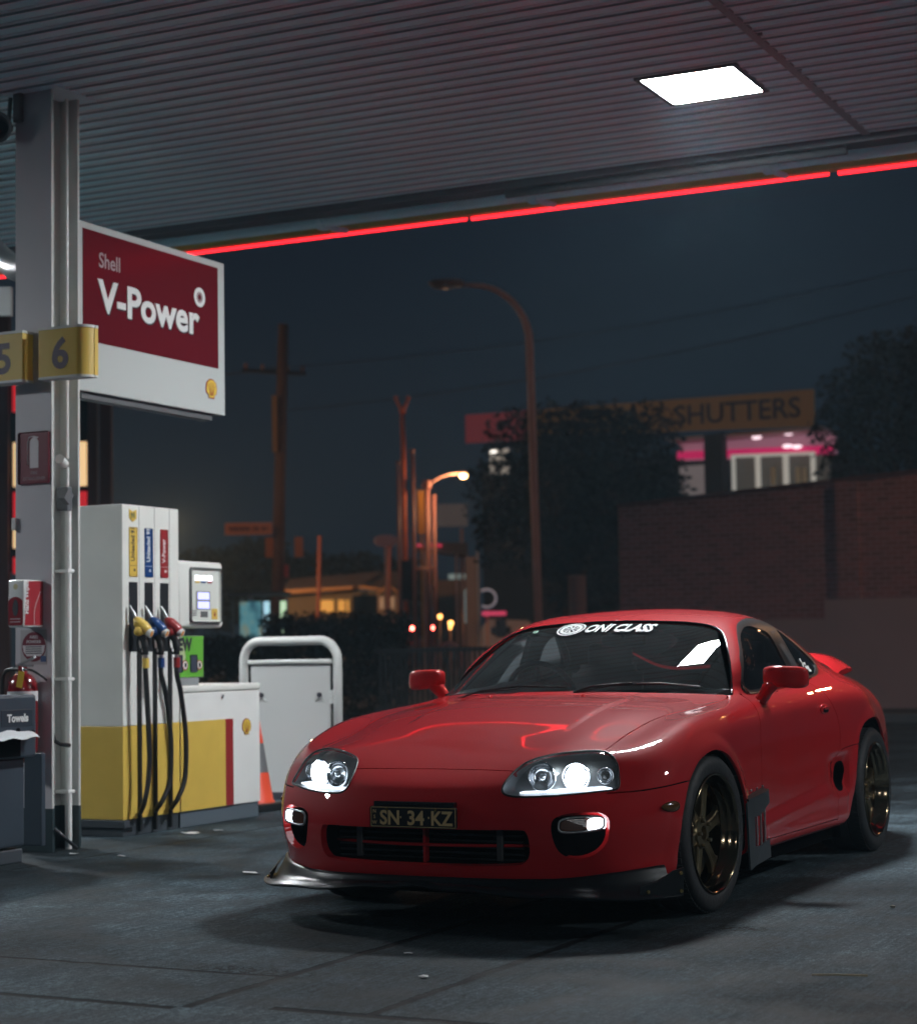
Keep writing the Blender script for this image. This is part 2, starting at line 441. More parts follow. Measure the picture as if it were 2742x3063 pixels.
def seam(pts, view, val=99, hw=0.0025, ok=lambda c: True, only=None, dense=4):
    P = [(p.x, p.y) for p in catmull([(a, b, 0) for a, b in pts], False, dense)]
    L, Rr = [], []
    for i, p in enumerate(P):
        a, b = P[max(i - 1, 0)], P[min(i + 1, len(P) - 1)]
        dx, dy = b[0] - a[0], b[1] - a[1]; l = math.hypot(dx, dy)
        nx, ny = -dy / l * hw, dx / l * hw
        L.append((p[0] + nx, p[1] + ny)); Rr.append((p[0] - nx, p[1] - ny))
    cut(L, view, False, ok); cut(Rr, view, False, ok)
    classify(L + Rr[::-1], view, val, ok, only)
    return P
BODYR, SCREEN, DLO, DOORGL, QUARTER, HLAMP, GRILLE, FOG, ARCH, GAP, HOOD, DOOR, BUMPER, FENDER, REARGL, DUCT, CHROME = 0, 1, 2, 3, 4, 5, 6, 7, 8, 99, 10, 11, 12, 13, 14, 15, 16

# wheel arches
def arch(cx, cz, rx, rz): return [(cx + rx * math.cos(t), cz + rz * math.sin(t)) for t in [math.pi * k / 28 for k in range(29)]] + [(cx - rx, .0), (cx + rx, .0)]
AF = [(.462, .02), (.458, .20), (.452, .297), (.446, .408), (.409, .489), (.353, .559), (.255, .621), (.165, .647), (.04, .660), (-.094, .636), (-.193, .580), (-.259, .515), (-.310, .450), (-.345, .365), (-.362, .27), (-.365, .02)]
AR = [(-1.965, .02), (-1.965, .20), (-2.018, .344), (-2.05, .487), (-2.084, .565), (-2.131, .628), (-2.218, .678), (-2.34, .698), (-2.48, .698), (-2.62, .668), (-2.74, .590), (-2.83, .47), (-2.87, .34), (-2.88, .02)]
region(AF, 'side', ARCH, ok=lambda c: c.y > .5, dense=3); region(AR, 'side', ARCH, ok=lambda c: c.y > .5, dense=3)
for f in hb.faces:                       # the turned-under sill edge across the arches
    c = f.calc_center_median()
    if c.z < .21 and (-.365 < c.x < .46 or -2.87 < c.x < -1.966) and c.y > .5: f[reg] = ARCH
# windscreen with its black border, header round corners
SCR = [(-.515, -.12), (-.515, .0), (-.522, .20), (-.552, .42), (-.61, .60), (-.672, .690), (-.705, .712), (-.75, .702), (-.86, .661), (-.97, .613), (-1.075, .562), (-1.125, .515), (-1.156, .43), (-1.169, .30), (-1.176, .12), (-1.178, 0), (-1.178, -.12)]
region(SCR, 'top', SCREEN, dense=3)
# rear glass
region([(-2.02, -.1), (-2.02, .0), (-2.03, .25), (-2.08, .42), (-2.2, .475), (-2.6, .44), (-2.85, .38), (-2.95, .25), (-2.97, 0), (-2.97, -.1)], 'top', REARGL)
# day-light opening of the side windows
DL = [(-.832, .868), (-.875, .930), (-.936, 1.008), (-1.02, 1.065), (-1.101, 1.113), (-1.215, 1.164), (-1.312, 1.192), (-1.467, 1.211), (-1.62, 1.205), (-1.74, 1.184), (-1.86, 1.138), (-1.985, 1.085), (-2.07, 1.038), (-2.105, 1.005), (-2.095, .975), (-2.05, .948), (-1.97, .925), (-1.76, .907), (-1.45, .886), (-1.10, .866), (-.90, .860)]
DLp = region(DL, 'side', DLO, ok=lambda c: c.z > .84, dense=3)
DGL = [(-.885, .888), (-.955, 1.003), (-1.10, 1.100), (-1.22, 1.148), (-1.33, 1.172), (-1.42, 1.162), (-1.515, 1.140), (-1.540, 1.08), (-1.560, 1.0), (-1.595, .925), (-1.58, .906), (-1.3, .890), (-1.05, .880)]
region(DGL, 'side', DOORGL, only=(DLO,), dense=3)
QG = [(-1.745, 1.155), (-1.86, 1.112), (-1.96, 1.062), (-2.035, 1.018), (-2.062, .985), (-2.02, .955), (-1.95, .935), (-1.80, .925), (-1.745, .938), (-1.735, 1.0), (-1.715, 1.10)]
region(QG, 'side', QUARTER, only=(DLO,), dense=3)
# headlamp
HL = [(.335, .553), (.338, .583), (.350, .615), (.372, .643), (.415, .662), (.485, .676), (.55, .682), (.615, .681), (.662, .667), (.695, .635), (.712, .59), (.722, .555), (.712, .541), (.66, .536), (.58, .529), (.49, .524), (.40, .523), (.352, .531)]
region(HL, 'front', HLAMP, ok=lambda c: c.z > .49, dense=3)
# bumper mouth and brake-duct recess
GR = [(-.05, .400), (.0, .400), (.25, .401), (.41, .402), (.442, .392), (.452, .35), (.448, .305), (.425, .276), (.38, .267), (.2, .262), (.0, .261), (-.05, .261)]
region(GR, 'front', GRILLE, ok=lambda c: c.z < .45 and c.x > .7, dense=3)
FG = [(.530, .430), (.560, .454), (.62, .463), (.680, .462), (.712, .440), (.716, .40), (.706, .35), (.675, .312), (.63, .293), (.585, .295), (.550, .320), (.532, .375)]
region(FG, 'front', FOG, ok=lambda c: c.z < .50 and c.x > .5, dense=3)
# side intake ahead of the rear wheel
DU = [(-1.868, .500), (-1.920, .503), (-1.945, .488), (-1.948, .44), (-1.925, .395), (-1.875, .365), (-1.815, .362), (-1.788, .385), (-1.800, .440), (-1.835, .485)]
region(DU, 'side', DUCT, dense=3)
# panels (regions), then seams along their borders
okb = (BODYR,)
HD = [(.80, -.05), (.802, .15), (.808, .33), (.76, .45), (.66, .58), (.60, .630), (.45, .624), (.32, .622), (.10, .644), (-.11, .668), (-.33, .702), (-.45, .717), (-.60, .722), (-.660, .710), (-.620, .62), (-.56, .42), (-.53, .2), (-.525, 0), (-.525, -.05)]
Ph = HD
cut(Ph, 'top'); classify(Ph, 'top', HOOD, only=okb)
DR = [(-.595, .235), (-.599, .471), (-.628, .594), (-.641, .668), (-.70, .76), (-.766, .853), (-.80, .862), (-.95, .860), (-1.10, .864), (-1.45, .884), (-1.735, .905), (-1.76, .86), (-1.80, .79), (-1.828, .745), (-1.846, .695), (-1.851, .62), (-1.819, .547), (-1.79, .51), (-1.76, .40), (-1.75, .235)]
cut(DR, 'side'); classify(DR, 'side', DOOR, only=okb)
FB = [(.745, .527), (.62, .534), (.50, .545), (.36, .556)]
cut([(1.2, .52)] + FB + [(.30, .556)], 'side', False, ok=lambda c: c.x > .2)
hb.normal_update()
for f in hb.faces:
    c = f.calc_center_median()
    if f[reg] == BODYR:
        if c.x > .30:
            if c.x > .745: f[reg] = BUMPER
            else:
                zz = .527 + (.745 - c.x) / .385 * .029
                f[reg] = BUMPER if c.z < zz else FENDER
        elif c.x > -.70 + .0 and c.z > .2 and c.y > .3 and c.z < .90: f[reg] = FENDER
hw = .0026
pn = (HOOD, DOOR, BUMPER, FENDER, BODYR)
seam([(.796, -.02), (.800, .15), (.806, .345)], 'top', only=pn, ok=lambda c: c.z > .56)
seam([(.60, .630), (.45, .624), (.32, .622), (.10, .644), (-.11, .668), (-.33, .702), (-.45, .717), (-.60, .722), (-.655, .712), (-.675, .70)], 'top', only=pn, hw=hw)
seam([(-.595, .24), (-.599, .471), (-.628, .594), (-.641, .668), (-.70, .76), (-.766, .853), (-.79, .862)], 'side', only=pn, hw=.0026)
seam([(-1.735, .905), (-1.76, .86), (-1.80, .79), (-1.828, .745), (-1.846, .695), (-1.851, .62), (-1.819, .547), (-1.79, .51), (-1.76, .40), (-1.75, .235), (-1.70, .232), (-1.2, .232), (-.597, .235)], 'side', only=pn, hw=.0024)
seam([(.72, .529), (.62, .534), (.50, .545), (.36, .556)], 'side', only=pn, hw=hw, ok=lambda c: c.x > .3)
seam([(-1.853, .560), (-1.95, .570), (-2.09, .578)], 'side', only=pn, hw=.002)

def panel(name, regs, m, parent, depth=.012, sides=(1, -1), sep=False, offset=0.0, label=None, keep=None):
    """collect body faces of the given regions (mirrored), give their borders a returned edge"""
    outs = []
    combos = [(s,) for s in sides] if sep else [tuple(sides)]
    for cm in combos:
        bm = bmesh.new(); mp = {}
        for f in hb.faces:
            if f[reg] in regs and (keep is None or keep(f.calc_center_median())):
                for v in f.verts:
                    if v not in mp: mp[v] = bm.verts.new(v.co)
                try: bm.faces.new([mp[v] for v in f.verts])
                except ValueError: pass
        bm.normal_update()
        nfn = {v: smooth_normal(v.co, v.normal) for v in bm.verts}
        if offset:
            for v in bm.verts: v.co = v.co + nfn[v] * offset
        outer = set(bm.faces)
        if depth:
            bd = [e for e in bm.edges if len(e.link_faces) == 1 and not (abs(e.verts[0].co.y) < 1e-4 and abs(e.verts[1].co.y) < 1e-4)]
            r = bmesh.ops.extrude_edge_only(bm, edges=bd)
            nv = [g for g in r['geom'] if isinstance(g, bmesh.types.BMVert)]
            src = {}
            for v in nv:
                for e in v.link_edges:
                    o = e.other_vert(v)
                    if o in nfn and (o.co - v.co).length < 1e-7: src[v] = nfn[o]
            for v in nv: v.co -= src.get(v, Vector((0, 0, 0))) * depth
        lay = bm.faces.layers.int.new('o')
        for f in bm.faces: f[lay] = 1 if f in outer else 0
        geo = list(bm.faces)
        if cm == (1, -1) or cm == (-1,):
            d = bmesh.ops.duplicate(bm, geom=list(bm.verts) + list(bm.edges) + list(bm.faces))
            vs = [g for g in d['geom'] if isinstance(g, bmesh.types.BMVert)]; fs = [g for g in d['geom'] if isinstance(g, bmesh.types.BMFace)]
            for v in vs: v.co.y = -v.co.y
            bmesh.ops.reverse_faces(bm, faces=fs)
            if cm == (-1,): bmesh.ops.delete(bm, geom=geo, context='FACES')
            else: bmesh.ops.remove_doubles(bm, verts=[v for v in bm.verts if abs(v.co.y) < 1e-5], dist=1e-5)
        bm.normal_update()
        bm.faces.index_update()
        norms = []
        for f in bm.faces:
            for v in f.verts:
                if f[lay]: norms.append(smooth_normal(v.co, f.normal))
                else: norms.append(f.normal.copy())
        nm = name
        me = bpy.data.meshes.new(nm)
        off = wloc(parent)
        for v in bm.verts: v.co -= off
        bm.to_mesh(me); bm.free(); me.shade_smooth(); me.materials.append(m)
        me.normals_split_custom_set(norms)
        o = link(bpy.data.objects.new(nm, me)); o.parent = parent
        if label: o['label'] = label
        outs.append(o)
    return outs

car = thing('sports_car', 'low red two-door coupe with lit headlights, bronze wheels and black front lip', 'car', (-1.275, 0, 0))
shell = panel('body_shell', (BODYR,), paint, car)[0]
panel('hood', (HOOD,), paint, car)
bumper = panel('front_bumper', (BUMPER,), paint, car, depth=.028)[0]
panel('fender', (FENDER,), paint, car, sep=True)
doors = panel('door', (DOOR,), paint, car, sep=True)
# dark inner skin right behind the painted skin: seen through the panel gaps
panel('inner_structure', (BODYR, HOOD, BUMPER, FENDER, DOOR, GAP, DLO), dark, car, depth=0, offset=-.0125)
def edge_pt(u, top_):
    # u 0..1 from centre line to the side
    if top_: y = .505 * u; x = -1.180 + .045 * max(0, (u - .6) / .4) ** 2
    else: y = .712 * u; x = -.512 - .185 * u ** 2.6
    return Vector((x, y, surf_z(x, y)))
def screen_pt(u, w):
    b_, t_ = edge_pt(abs(u), False), edge_pt(abs(u), True); p = b_.lerp(t_, w); 
    p += Vector((.42, 0, .90)) * (.016 * 4 * w * (1 - w) - .004); p.y *= (1 if u >= 0 else -1); return p
bm = new(); NU, NW = 60, 28
gr = [[bm.verts.new(screen_pt(-1 + 2 * i / NU, j / NW)) for j in range(NW + 1)] for i in range(NU + 1)]
for i in range(NU):
    for j in range(NW): bm.faces.new((gr[i][j], gr[i + 1][j], gr[i + 1][j + 1], gr[i][j + 1]))
bm.normal_update()
if gr[30][14].normal.z < 0: bmesh.ops.reverse_faces(bm, faces=bm.faces)
scr = obj('windscreen', bm, screen_glass, car, True)
panel('window_trim', (DLO,), blackplastic, car, sep=True, depth=.02, offset=.001)
panel('door_window', (DOORGL,), side_glass, car, sep=True, depth=0, offset=-.004)
panel('quarter_window', (QUARTER,), side_glass, car, sep=True, depth=0, offset=-.004)
panel('rear_window', (REARGL,), side_glass, car, depth=0, offset=-.003)
# ---- returned red walls of the bumper openings
def cavity(regs, depth, shrink, m, name, parent, sep, vec=(-1, 0, 0), sides=(1, -1), cap=True, capmat=None):
    """walls going inward from the border of a cut opening, closed by a back plate"""
    outs = []
    for s in (sides if sep else (0,)):
        bm = new(); mp = {}
        fs = [f for f in hb.faces if f[reg] in regs]
        for f in fs:
            for v in f.verts:
                if v not in mp: mp[v] = bm.verts.new(v.co)
            bm.faces.new([mp[v] for v in f.verts])
        if not sep:
            d = bmesh.ops.duplicate(bm, geom=list(bm.verts) + list(bm.edges) + list(bm.faces))
            for g in d['geom']:
                if isinstance(g, bmesh.types.BMVert): g.co.y = -g.co.y
            bmesh.ops.reverse_faces(bm, faces=[g for g in d['geom'] if isinstance(g, bmesh.types.BMFace)])
            bmesh.ops.remove_doubles(bm, verts=[v for v in bm.verts if abs(v.co.y) < 1e-5], dist=1e-5)
        cen = sum((v.co for v in bm.verts), Vector()) / len(bm.verts)
        old = list(bm.faces)
        be = [e for e in bm.edges if len(e.link_faces) == 1]
        r = bmesh.ops.extrude_edge_only(bm, edges=be)
        nv = [g for g in r['geom'] if isinstance(g, bmesh.types.BMVert)]
        for v in nv:
            v.co = cen + (v.co - cen) * 1.0
            q = v.co - cen
            v.co = Vector((v.co.x, cen.y + q.y * shrink, cen.z + q.z * shrink)) + Vector(vec) * depth if abs(vec[0]) > .5 else Vector((cen.x + q.x * shrink, v.co.y, cen.z + q.z * shrink)) + Vector(vec) * depth
        bmesh.ops.delete(bm, geom=old, context='FACES')
        if cap:
            be = [e for e in bm.edges if len(e.link_faces) == 1 and e.verts[0] in nv and e.verts[1] in nv]
            r = bmesh.ops.holes_fill(bm, edges=be, sides=0)
            for f in r['faces']: f.material_index = 1
        if s < 0:
            for v in bm.verts: v.co.y = -v.co.y
        bmesh.ops.recalc_face_normals(bm, faces=bm.faces)
        for f in bm.faces: f.smooth = False
        outs.append(obj(name, bm, [m, capmat or dark], parent))
    return outs
mouth = cavity((GRILLE,), .10, .97, dark, 'bumper_mouth', car, False, sides=(0,))[0]
recess = cavity((FOG,), .13, .96, dark, 'brake_duct', car, True)
side_duct = cavity((DUCT,), .10, .96, dark, 'side_intake', car, True, vec=(0, -1, 0))

# ---- grille bars, radiator and crash bar brackets behind the mouth
bm = new()
tube(bm, [(.895 - .10 * (y / .45) ** 2, y, .333) for y in [-.44 + .88 * i / 24 for i in range(25)]], .0065, 8)
obj('grille_bar', bm, paint, mouth, True)
bm = new(); box(bm, .86, .895, -.006, .006, .266, .398, .003); obj('grille_post', bm, paint, mouth)
fin = mat('radiator fins', (.035, .037, .04), .5, .6, bump=.3, bscale=200)
bm = new()
for i in range(6):
    z = .275 + i * .023
    box(bm, .835, .85, -.40, .40, z, z + .006, .0015)
obj('radiator', bm, fin, mouth)
for s in (1, -1):
    bm = new(); box(bm, .845, .86, s * .305 - .014, s * .305 + .014, .275, .395, .004); obj('bracket', bm, mat('dull bracket', (.10, .10, .10), .5, .5), mouth)

# ---- number plate
plate_y = mat('plate yellow ink', (.62, .45, .22), .4)
plate_k = mat('plate black', (.012, .013, .016), .35, noise=.2, bscale=60)
pl = thing('number_plate', None, None, (.985, 0, .404)); pl.parent = car; pl.location = Vector((.985, 0, .404)) - car.location
for k in ('label', 'category'):
    if k in pl: del pl[k]
NX = Vector((1, 0, 0)); NY = Vector((0, 1, 0)); NZ = Vector((0, 0, 1))
bm = new(); box(bm, .978, .984, -.186, .186, .404, .484, .008, 3); obj('plate_base', bm, plate_k, pl)
bm = new()
for (y0, y1, z0, z1) in ((-.182, .182, .4065, .409), (-.182, .182, .479, .4815), (-.1825, -.1800, .4075, .4805), (.1800, .1825, .4075, .4805)):
    box(bm, .9835, .9858, y0, y1, z0, z1, .0008)
obj('plate_border', bm, plate_y, pl)
bm = text_mesh('SN', .075, (.9842, -.0995, .4165), NY, NZ, .0012, .0018, sx=.95)
merge(bm, text_mesh('34', .075, (.9842, .0115, .4165), NY, NZ, .0012, .0018, sx=1.0))
merge(bm, text_mesh('KZ', .075, (.9842, .122, .4165), NY, NZ, .0012, .0018, sx=.95))
for y in (-.053, .068): box(bm, .9838, .9856, y - .003, y + .003, .440, .448, .001)
obj('lettering', bm, plate_y, pl)
bm = new()
for i, ch in enumerate('NSW'): merge(bm, text_mesh(ch, .019, (.9842, -.167, .459 - i * .0215), NY, NZ, .0008, .0003))
obj('lettering', bm, plate_y, pl)
for y in (-.112, .098):
    bm = new(); tube(bm, [(.984, y, .4745), (.989, y, .4745)], .0058, 14); obj('bolt', bm, gold, pl, 30)
bm = new(); box(bm, .945, .978, -.176, .172, .482, .503, .005, 3); obj('plate_bracket', bm, gloss_black, pl)
bm = new(); box(bm, .93, .977, -.08, .08, .41, .47, .005); obj('plate_mount', bm, dark, pl)

# ---- head lamps
hl_dark = mat('lamp housing', (.42, .45, .48), .30, .35)
lampglow = mat('lit headlamp', (1, 1, 1), .3, emit=(.86, .93, 1.0), es=45)
shelf_glow = mat('glowing shelf', (.8, .85, .9), .2, emit=(.80, .90, 1.0), es=2.2)
amber = mat('amber lens', (.13, .035, .008), .15, coat=.6)
def bowl(name, m, c, r, d, tilt, parent, lip=.006):
    ax = Vector((1, tilt, .05)).normalized(); bm = new()
    prof = [(r + lip, 0), (r + lip, .004), (r, .005), (r, 0)] + [(r * math.cos(t), -d * math.sin(t)) for t in [math.pi / 2 * k / 8 for k in range(1, 9)]]
    lathe(bm, prof, c, ax, 36); bmesh.ops.remove_doubles(bm, verts=bm.verts, dist=1e-5)
    bmesh.ops.recalc_face_normals(bm, faces=bm.faces)
    return obj(name, bm, m, parent, True)
for s in (1, -1):
    hs = cavity((HLAMP,), .085, .93, hl_dark, 'headlight', car, True, sides=(s,), capmat=hl_dark)[0]
    lens = panel('lens', (HLAMP,), lens_glass, hs, depth=0, sides=(s,), sep=True, offset=-.002)[0]
    # thin black gasket
    bm = new(); loop = [Vector((p[0], p[1], 0)) for p in catmull([(a, b, 0) for a, b in HL], True, 3)]
    pts = []
    for q in loop:
        sx = surf_x(q.x, q.y); p = Vector((sx, q.x, q.y)); n = smooth_normal(p, Vector((1, .3, .3)))
        p = p - n * .001; p.y *= s; pts.append(p)
    tube(bm, pts, .0045, 6, closed=True); obj('gasket', bm, blackplastic, hs, True)
    bowl('reflector', chrome, (.775, s * .450, .590), .050, .04, .10 * s, hs)
    bowl('projector', chrome, (.715, s * .565, .590), .050, .04, .25 * s, hs)
    bowl('side_lamp', chrome, (.64, s * .655, .590), .029, .03, .45 * s, hs, .004)
    bm = new(); lathe(bm, [(.0001, .022), (.018, .020), (.032, .010), (.040, -.004)], (.715, s * .565, .590), (1, .25 * s, .05), 28); obj('lit_lamp', bm, lampglow, hs, True)
    bm = new(); lathe(bm, [(.0001, .010), (.010, .008), (.016, -.002)], (.775, s * .450, .590), (1, .1 * s, .05), 20); obj('bulb', bm, chrome, hs, True)
    bm = new(); lathe(bm, [(.0001, .012), (.012, .009), (.018, -.002)], (.64, s * .655, .590), (1, .45 * s, .05), 20); obj('bulb', bm, gloss_black, hs, True)
    bm = new()   # added glowing shelf, stands for the lamp's glare
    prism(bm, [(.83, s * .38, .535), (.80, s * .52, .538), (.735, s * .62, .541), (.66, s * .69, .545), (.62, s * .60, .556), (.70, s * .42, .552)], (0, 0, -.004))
    obj('glow_shelf', bm, shelf_glow, hs)
for s in (1, -1):
    for nm_, px_, py_, en in (('headlight_fill', .775, .512, .30), ('headlight_fill', .715, .625, .16)):  # added point lights brighten the lamp housing from inside
        l = bpy.data.lights.new(nm_, 'POINT'); l.energy = en; l.color = (.88, .95, 1.0); l.shadow_soft_size = .008
        o = link(bpy.data.objects.new(nm_, l)); o.location = (px_, s * py_, .625)
# ---- indicator lamps in the brake ducts
white_lit = mat('lit side light', (1, 1, 1), .3, emit=(.85, .93, 1), es=4.0)
for i, s in enumerate((1, -1)):
    def ip(y, z, back=0.0):
        x = surf_x(y, z) - .004 - back; return Vector((x, s * y, z))
    def strip(y0, y1, z0, z1, back, n=8, rnd=.014):
        out = []
        for k in range(40):
            t = 2 * math.pi * k / 40; c_, s_ = math.cos(t), math.sin(t)
            yy = (y0 + y1) / 2 + (abs(c_) ** .5) * (1 if c_ > 0 else -1) * (y1 - y0) / 2
            zz = (z0 + z1) / 2 + (abs(s_) ** .5) * (1 if s_ > 0 else -1) * (z1 - z0) / 2
            zz += (yy - (y0 + y1) / 2) * .06
            out.append(ip(yy, zz, back))
        return out
    ring = strip(.552, .700, .392, .446, 0)
    bm = new(); tube(bm, ring, .0045, 6, closed=True); fl = obj('indicator_lamp', bm, alu, car, True)
    def plug(nm, y0, y1, back, m):
        R_ = strip(y0, y1, .396, .442, back); bm = new(); prism(bm, R_, (-.03, 0, 0)); return obj(nm, bm, m, fl)
    plug('amber_lens', .558, .645, .002, amber); plug('clear_lens', .647, .697, .002, white_lit)
    bm = new()
    for k in range(7): 
        z = .402 + k * .006
        a, b = ip(.556, z, .001), ip(.695, z + .005, .001); tube(bm, [a, ip(.62, z + .002, .0), b], .0008, 4)
    obj('lens_ribs', bm, lens_glass, fl)
# ---- amber side markers on the wings
for s in (1, -1):
    bm = new(); c = Vector((.505, s * (surf_y(.505, .466) + .002), .466))
    r = bmesh.ops.create_uvsphere(bm, u_segments=20, v_segments=10, radius=1)
    for v in bm.verts: v.co = Vector((c.x + v.co.x * .052 - v.co.y * s * 0, c.y + v.co.y * .012 - v.co.x * s * .018, c.z + v.co.z * .021 * (1 - .25 * v.co.x)))
    obj('side_marker', bm, mat('dark amber lens', (.10, .045, .01), .15, coat=.5), car, True)

# ---- black carbon front lip: swept section along the bumper plan
carbon = mat('carbon fibre lacquer', (.006, .007, .009), .30, 0, 0, spec=.30, noise=.4, bscale=300)
PLAN = [(.972, 0), (.970, .16), (.955, .31), (.918, .46), (.86, .58), (.78, .70), (.66, .80), (.54, .875)]
Pp = catmull([(a, b, 0) for a, b in PLAN], False, 5)
def lip_side(s):
    rows = []
    n = len(Pp)
    for i, p in enumerate(Pp):
        t = i / (n - 1)
        q = Pp[min(i + 1, n - 1)] - Pp[max(i - 1, 0)]; q.normalize(); nx, ny = q.y, -q.x
        if nx < 0 or (nx == 0 and ny < 0): pass
        nrm = Vector((abs(nx), abs(ny), 0)).normalized()
        zl_ = .176 - .022 * sst(.18, .42, t) - .018 * sst(.5, .85, t) + .012 * sst(.0, .12, .12 - t)
        zt = .212 + .030 * sst(.5, 1, t)
        def P3(o, z): return Vector((p.x + nrm.x * o, s * (p.y + nrm.y * o), z))
        fl = .018 + .040 * sst(.35, .9, t)
        rows.append([P3(-.075, zt + .01), P3(-.040, zt + .004), P3(-.030, zt - .006), P3(-.026, zt - .022), P3(-.010 + fl * .3, zl_ + .020), P3(fl, zl_ + .007), P3(fl + .004, zl_ + .001), P3(fl, zl_ - .006), P3(-.03, zl_ - .008), P3(-.12, zl_ - .004)])
    return rows
bm = new()
allrows = [r for r in lip_side(-1)[:0:-1]] + lip_side(1)
vr = [[bm.verts.new(c) for c in r] for r in allrows]
for a, b in zip(vr, vr[1:]):
    for k in range(len(a) - 1): bm.faces.new((a[k], b[k], b[k + 1], a[k + 1]))
bmesh.ops.recalc_face_normals(bm, faces=bm.faces)
lip = obj('front_lip', bm, carbon, car, 50)
for s in (1, -1):
    bm = new()
    nn = Vector((.62, s * .78, 0)); th = nn * .006
    if s > 0: pp = [(.70, .808, .180), (.70, .808, .143), (.62, .868, .136), (.55, .924, .136), (.545, .928, .243), (.585, .898, .232), (.64, .853, .195)]
    else: pp = [(.68, .825, .175), (.68, .825, .135), (.60, .885, .118), (.555, .922, .126), (.545, .926, .142), (.50, .88, .215), (.56, .855, .205)]
    prism(bm, [(x, s * y, z) for x, y, z in pp], th)
    pt = obj('end_plate', bm, mat('black end plate', (.012, .014, .016), .3), lip)
    for x, y, z in (((.675, .828, .160), (.560, .918, .222), (.560, .918, .155)) if s > 0 else ((.63, .863, .150),)):
        bm = new(); q = Vector((x, s * y, z)); tube(bm, [q, q + nn * .013], [.009, .007], 6); obj('bolt', bm, gold, pt)

# ---- wheels
def make_wheel(cx, face_y, s, width, steer=0.0):
    w = thing('wheel', None, None, (0, 0, 0)); w.parent = car
    w.location = Vector((cx, s * face_y, .319)) - car.location
    base = Vector((cx, s * face_y, .319)); ax = Vector((0, s, 0)).normalized()
    if steer: ax = Vector((math.sin(steer) * s, s * math.cos(steer), 0)) if s > 0 else Vector((-math.sin(steer), -math.cos(steer), 0))
    W = width
    bm = new()
    prof = [(.243, -.004), (.247, .000), (.262, .004), (.285, .006), (.302, .001), (.312, -.010), (.3185, -.028), (.3195, -.05), (.3195, -.075), (.3145, -.078), (.3145, -.084), (.3195, -.087), (.3195, -W / 2), (.3195, -W + .087), (.3145, -W + .084), (.3145, -W + .078), (.3195, -W + .075), (.3185, -W + .028), (.305, -W + .004), (.28, -W), (.243, -W)]
    lathe(bm, prof, base, ax, 96)
    a, b, d = frame_of(ax)
    for k in range(72):          # shoulder blocks
        t = 2 * math.pi * k / 72; u = a * math.cos(t) + b * math.sin(t); tt = d.cross(u)
        obox(bm, base + u * .3165 - d * .030, u, tt, d, .0035, .010, .012)
    tyre = obj('tyre', bm, rubber, w, 35)
    bm = new()
    prof = [(.236, -.006), (.243, -.002), (.2455, .003), (.243, .008), (.237, .006), (.231, -.004), (.229, -.018), (.222, -.028), (.219, -.034), (.217, -.048), (.210, -.055), (.208, -.062), (.207, -.085), (.200, -.10), (.198, -W + .03), (.236, -W + .006), (.243, -W + .002)]
    lathe(bm, prof, base, ax, 96); rim = obj('rim', bm, bronze_lip, w, True)
    bm = new()
    N6 = 6
    for k in range(N6):
        t = 2 * math.pi * (k + .25) / N6; u = a * math.cos(t) + b * math.sin(t); tt = d.cross(u)
        secs = [(.040, .030, -.060, .030), (.075, .026, -.056, .030), (.12, .024, -.056, .028), (.165, .027, -.058, .026), (.190, .035, -.060, .022), (.210, .055, -.063, .016)]
        rings = []
        for r, hw_, z, th in secs:
            c = base + u * r
            rings.append([bm.verts.new(c + tt * (x * hw_) + d * (z + y)) for x, y in ((-1, -th), (-1.0, -.004), (-.72, 0), (-.2, -.004), (.2, -.004), (.72, 0), (1.0, -.004), (1, -th))])
        for p, q in zip(rings, rings[1:]):
            for j in range(8): bm.faces.new((p[j], p[(j + 1) % 8], q[(j + 1) % 8], q[j]))
        bm.faces.new(rings[0]); bm.faces.new(rings[-1][::-1])
    lathe(bm, [(.0001, -.070), (.026, -.070), (.028, -.060), (.030, -.050), (.060, -.052), (.066, -.060), (.070, -.085), (.0001, -.085)], base, ax, 48)
    bmesh.ops.recalc_face_normals(bm, faces=bm.faces)
    obj('spokes', bm, bronze, w, 30)
    for k in range(5):
        bm = new(); t = 2 * math.pi * k / 5; u = a * math.cos(t) + b * math.sin(t)
        tube(bm, [base + u * .052 - d * .056, base + u * .052 - d * .034], [.0085, .0075], 8)
        obj('wheel_nut', bm, bronze, w)
    bm = new(); lathe(bm, [(.05, -.135), (.165, -.135), (.165, -.155), (.05, -.155), (.05, -.135)], base, ax, 48); obj('brake_disc', bm, alu, w, 40)
    bm = new(); lathe(bm, [(.10, -.125), (.175, -.125), (.178, -.17), (.10, -.17), (.10, -.125)], base, ax, 12, a0=.3, a1=1.5); obj('brake_caliper', bm, gloss_black, w, 40)
    return w
for s in (1, -1):
    make_wheel(0, .868, s, .245, steer=.06); make_wheel(-2.55, .872, s, .265)
# ---- wheel wells and floor
for s in (1, -1):
    for cx, x0, x1 in ((.05, -.37, .47), (-2.42, -1.96, -2.88)):
        bm = new(); rx = abs(x1 - x0) / 2; mx = (x0 + x1) / 2; rows = []
        for k in range(25):
            t = math.pi * k / 24; x = mx + (rx + .015) * math.cos(t); z = .20 + .50 * math.sin(t) ** .8 if 0 < k < 24 else .12
            rows.append([bm.verts.new((x, s * .60, z)), bm.verts.new((x, s * .845, z))])
        for p, q in zip(rows, rows[1:]): bm.faces.new((p[0], q[0], q[1], p[1]))
        bm.faces.new([r[0] for r in rows])
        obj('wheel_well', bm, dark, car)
bm = new()
box(bm, -1.98, -.38, -.80, .80, .12, .19); box(bm, -3.42, -2.88, -.6, .6, .15, .20); box(bm, .47, .80, -.60, .60, .14, .19); box(bm, -2.89, .48, -.59, .59, .105, .20)
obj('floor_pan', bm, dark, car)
bm = new()
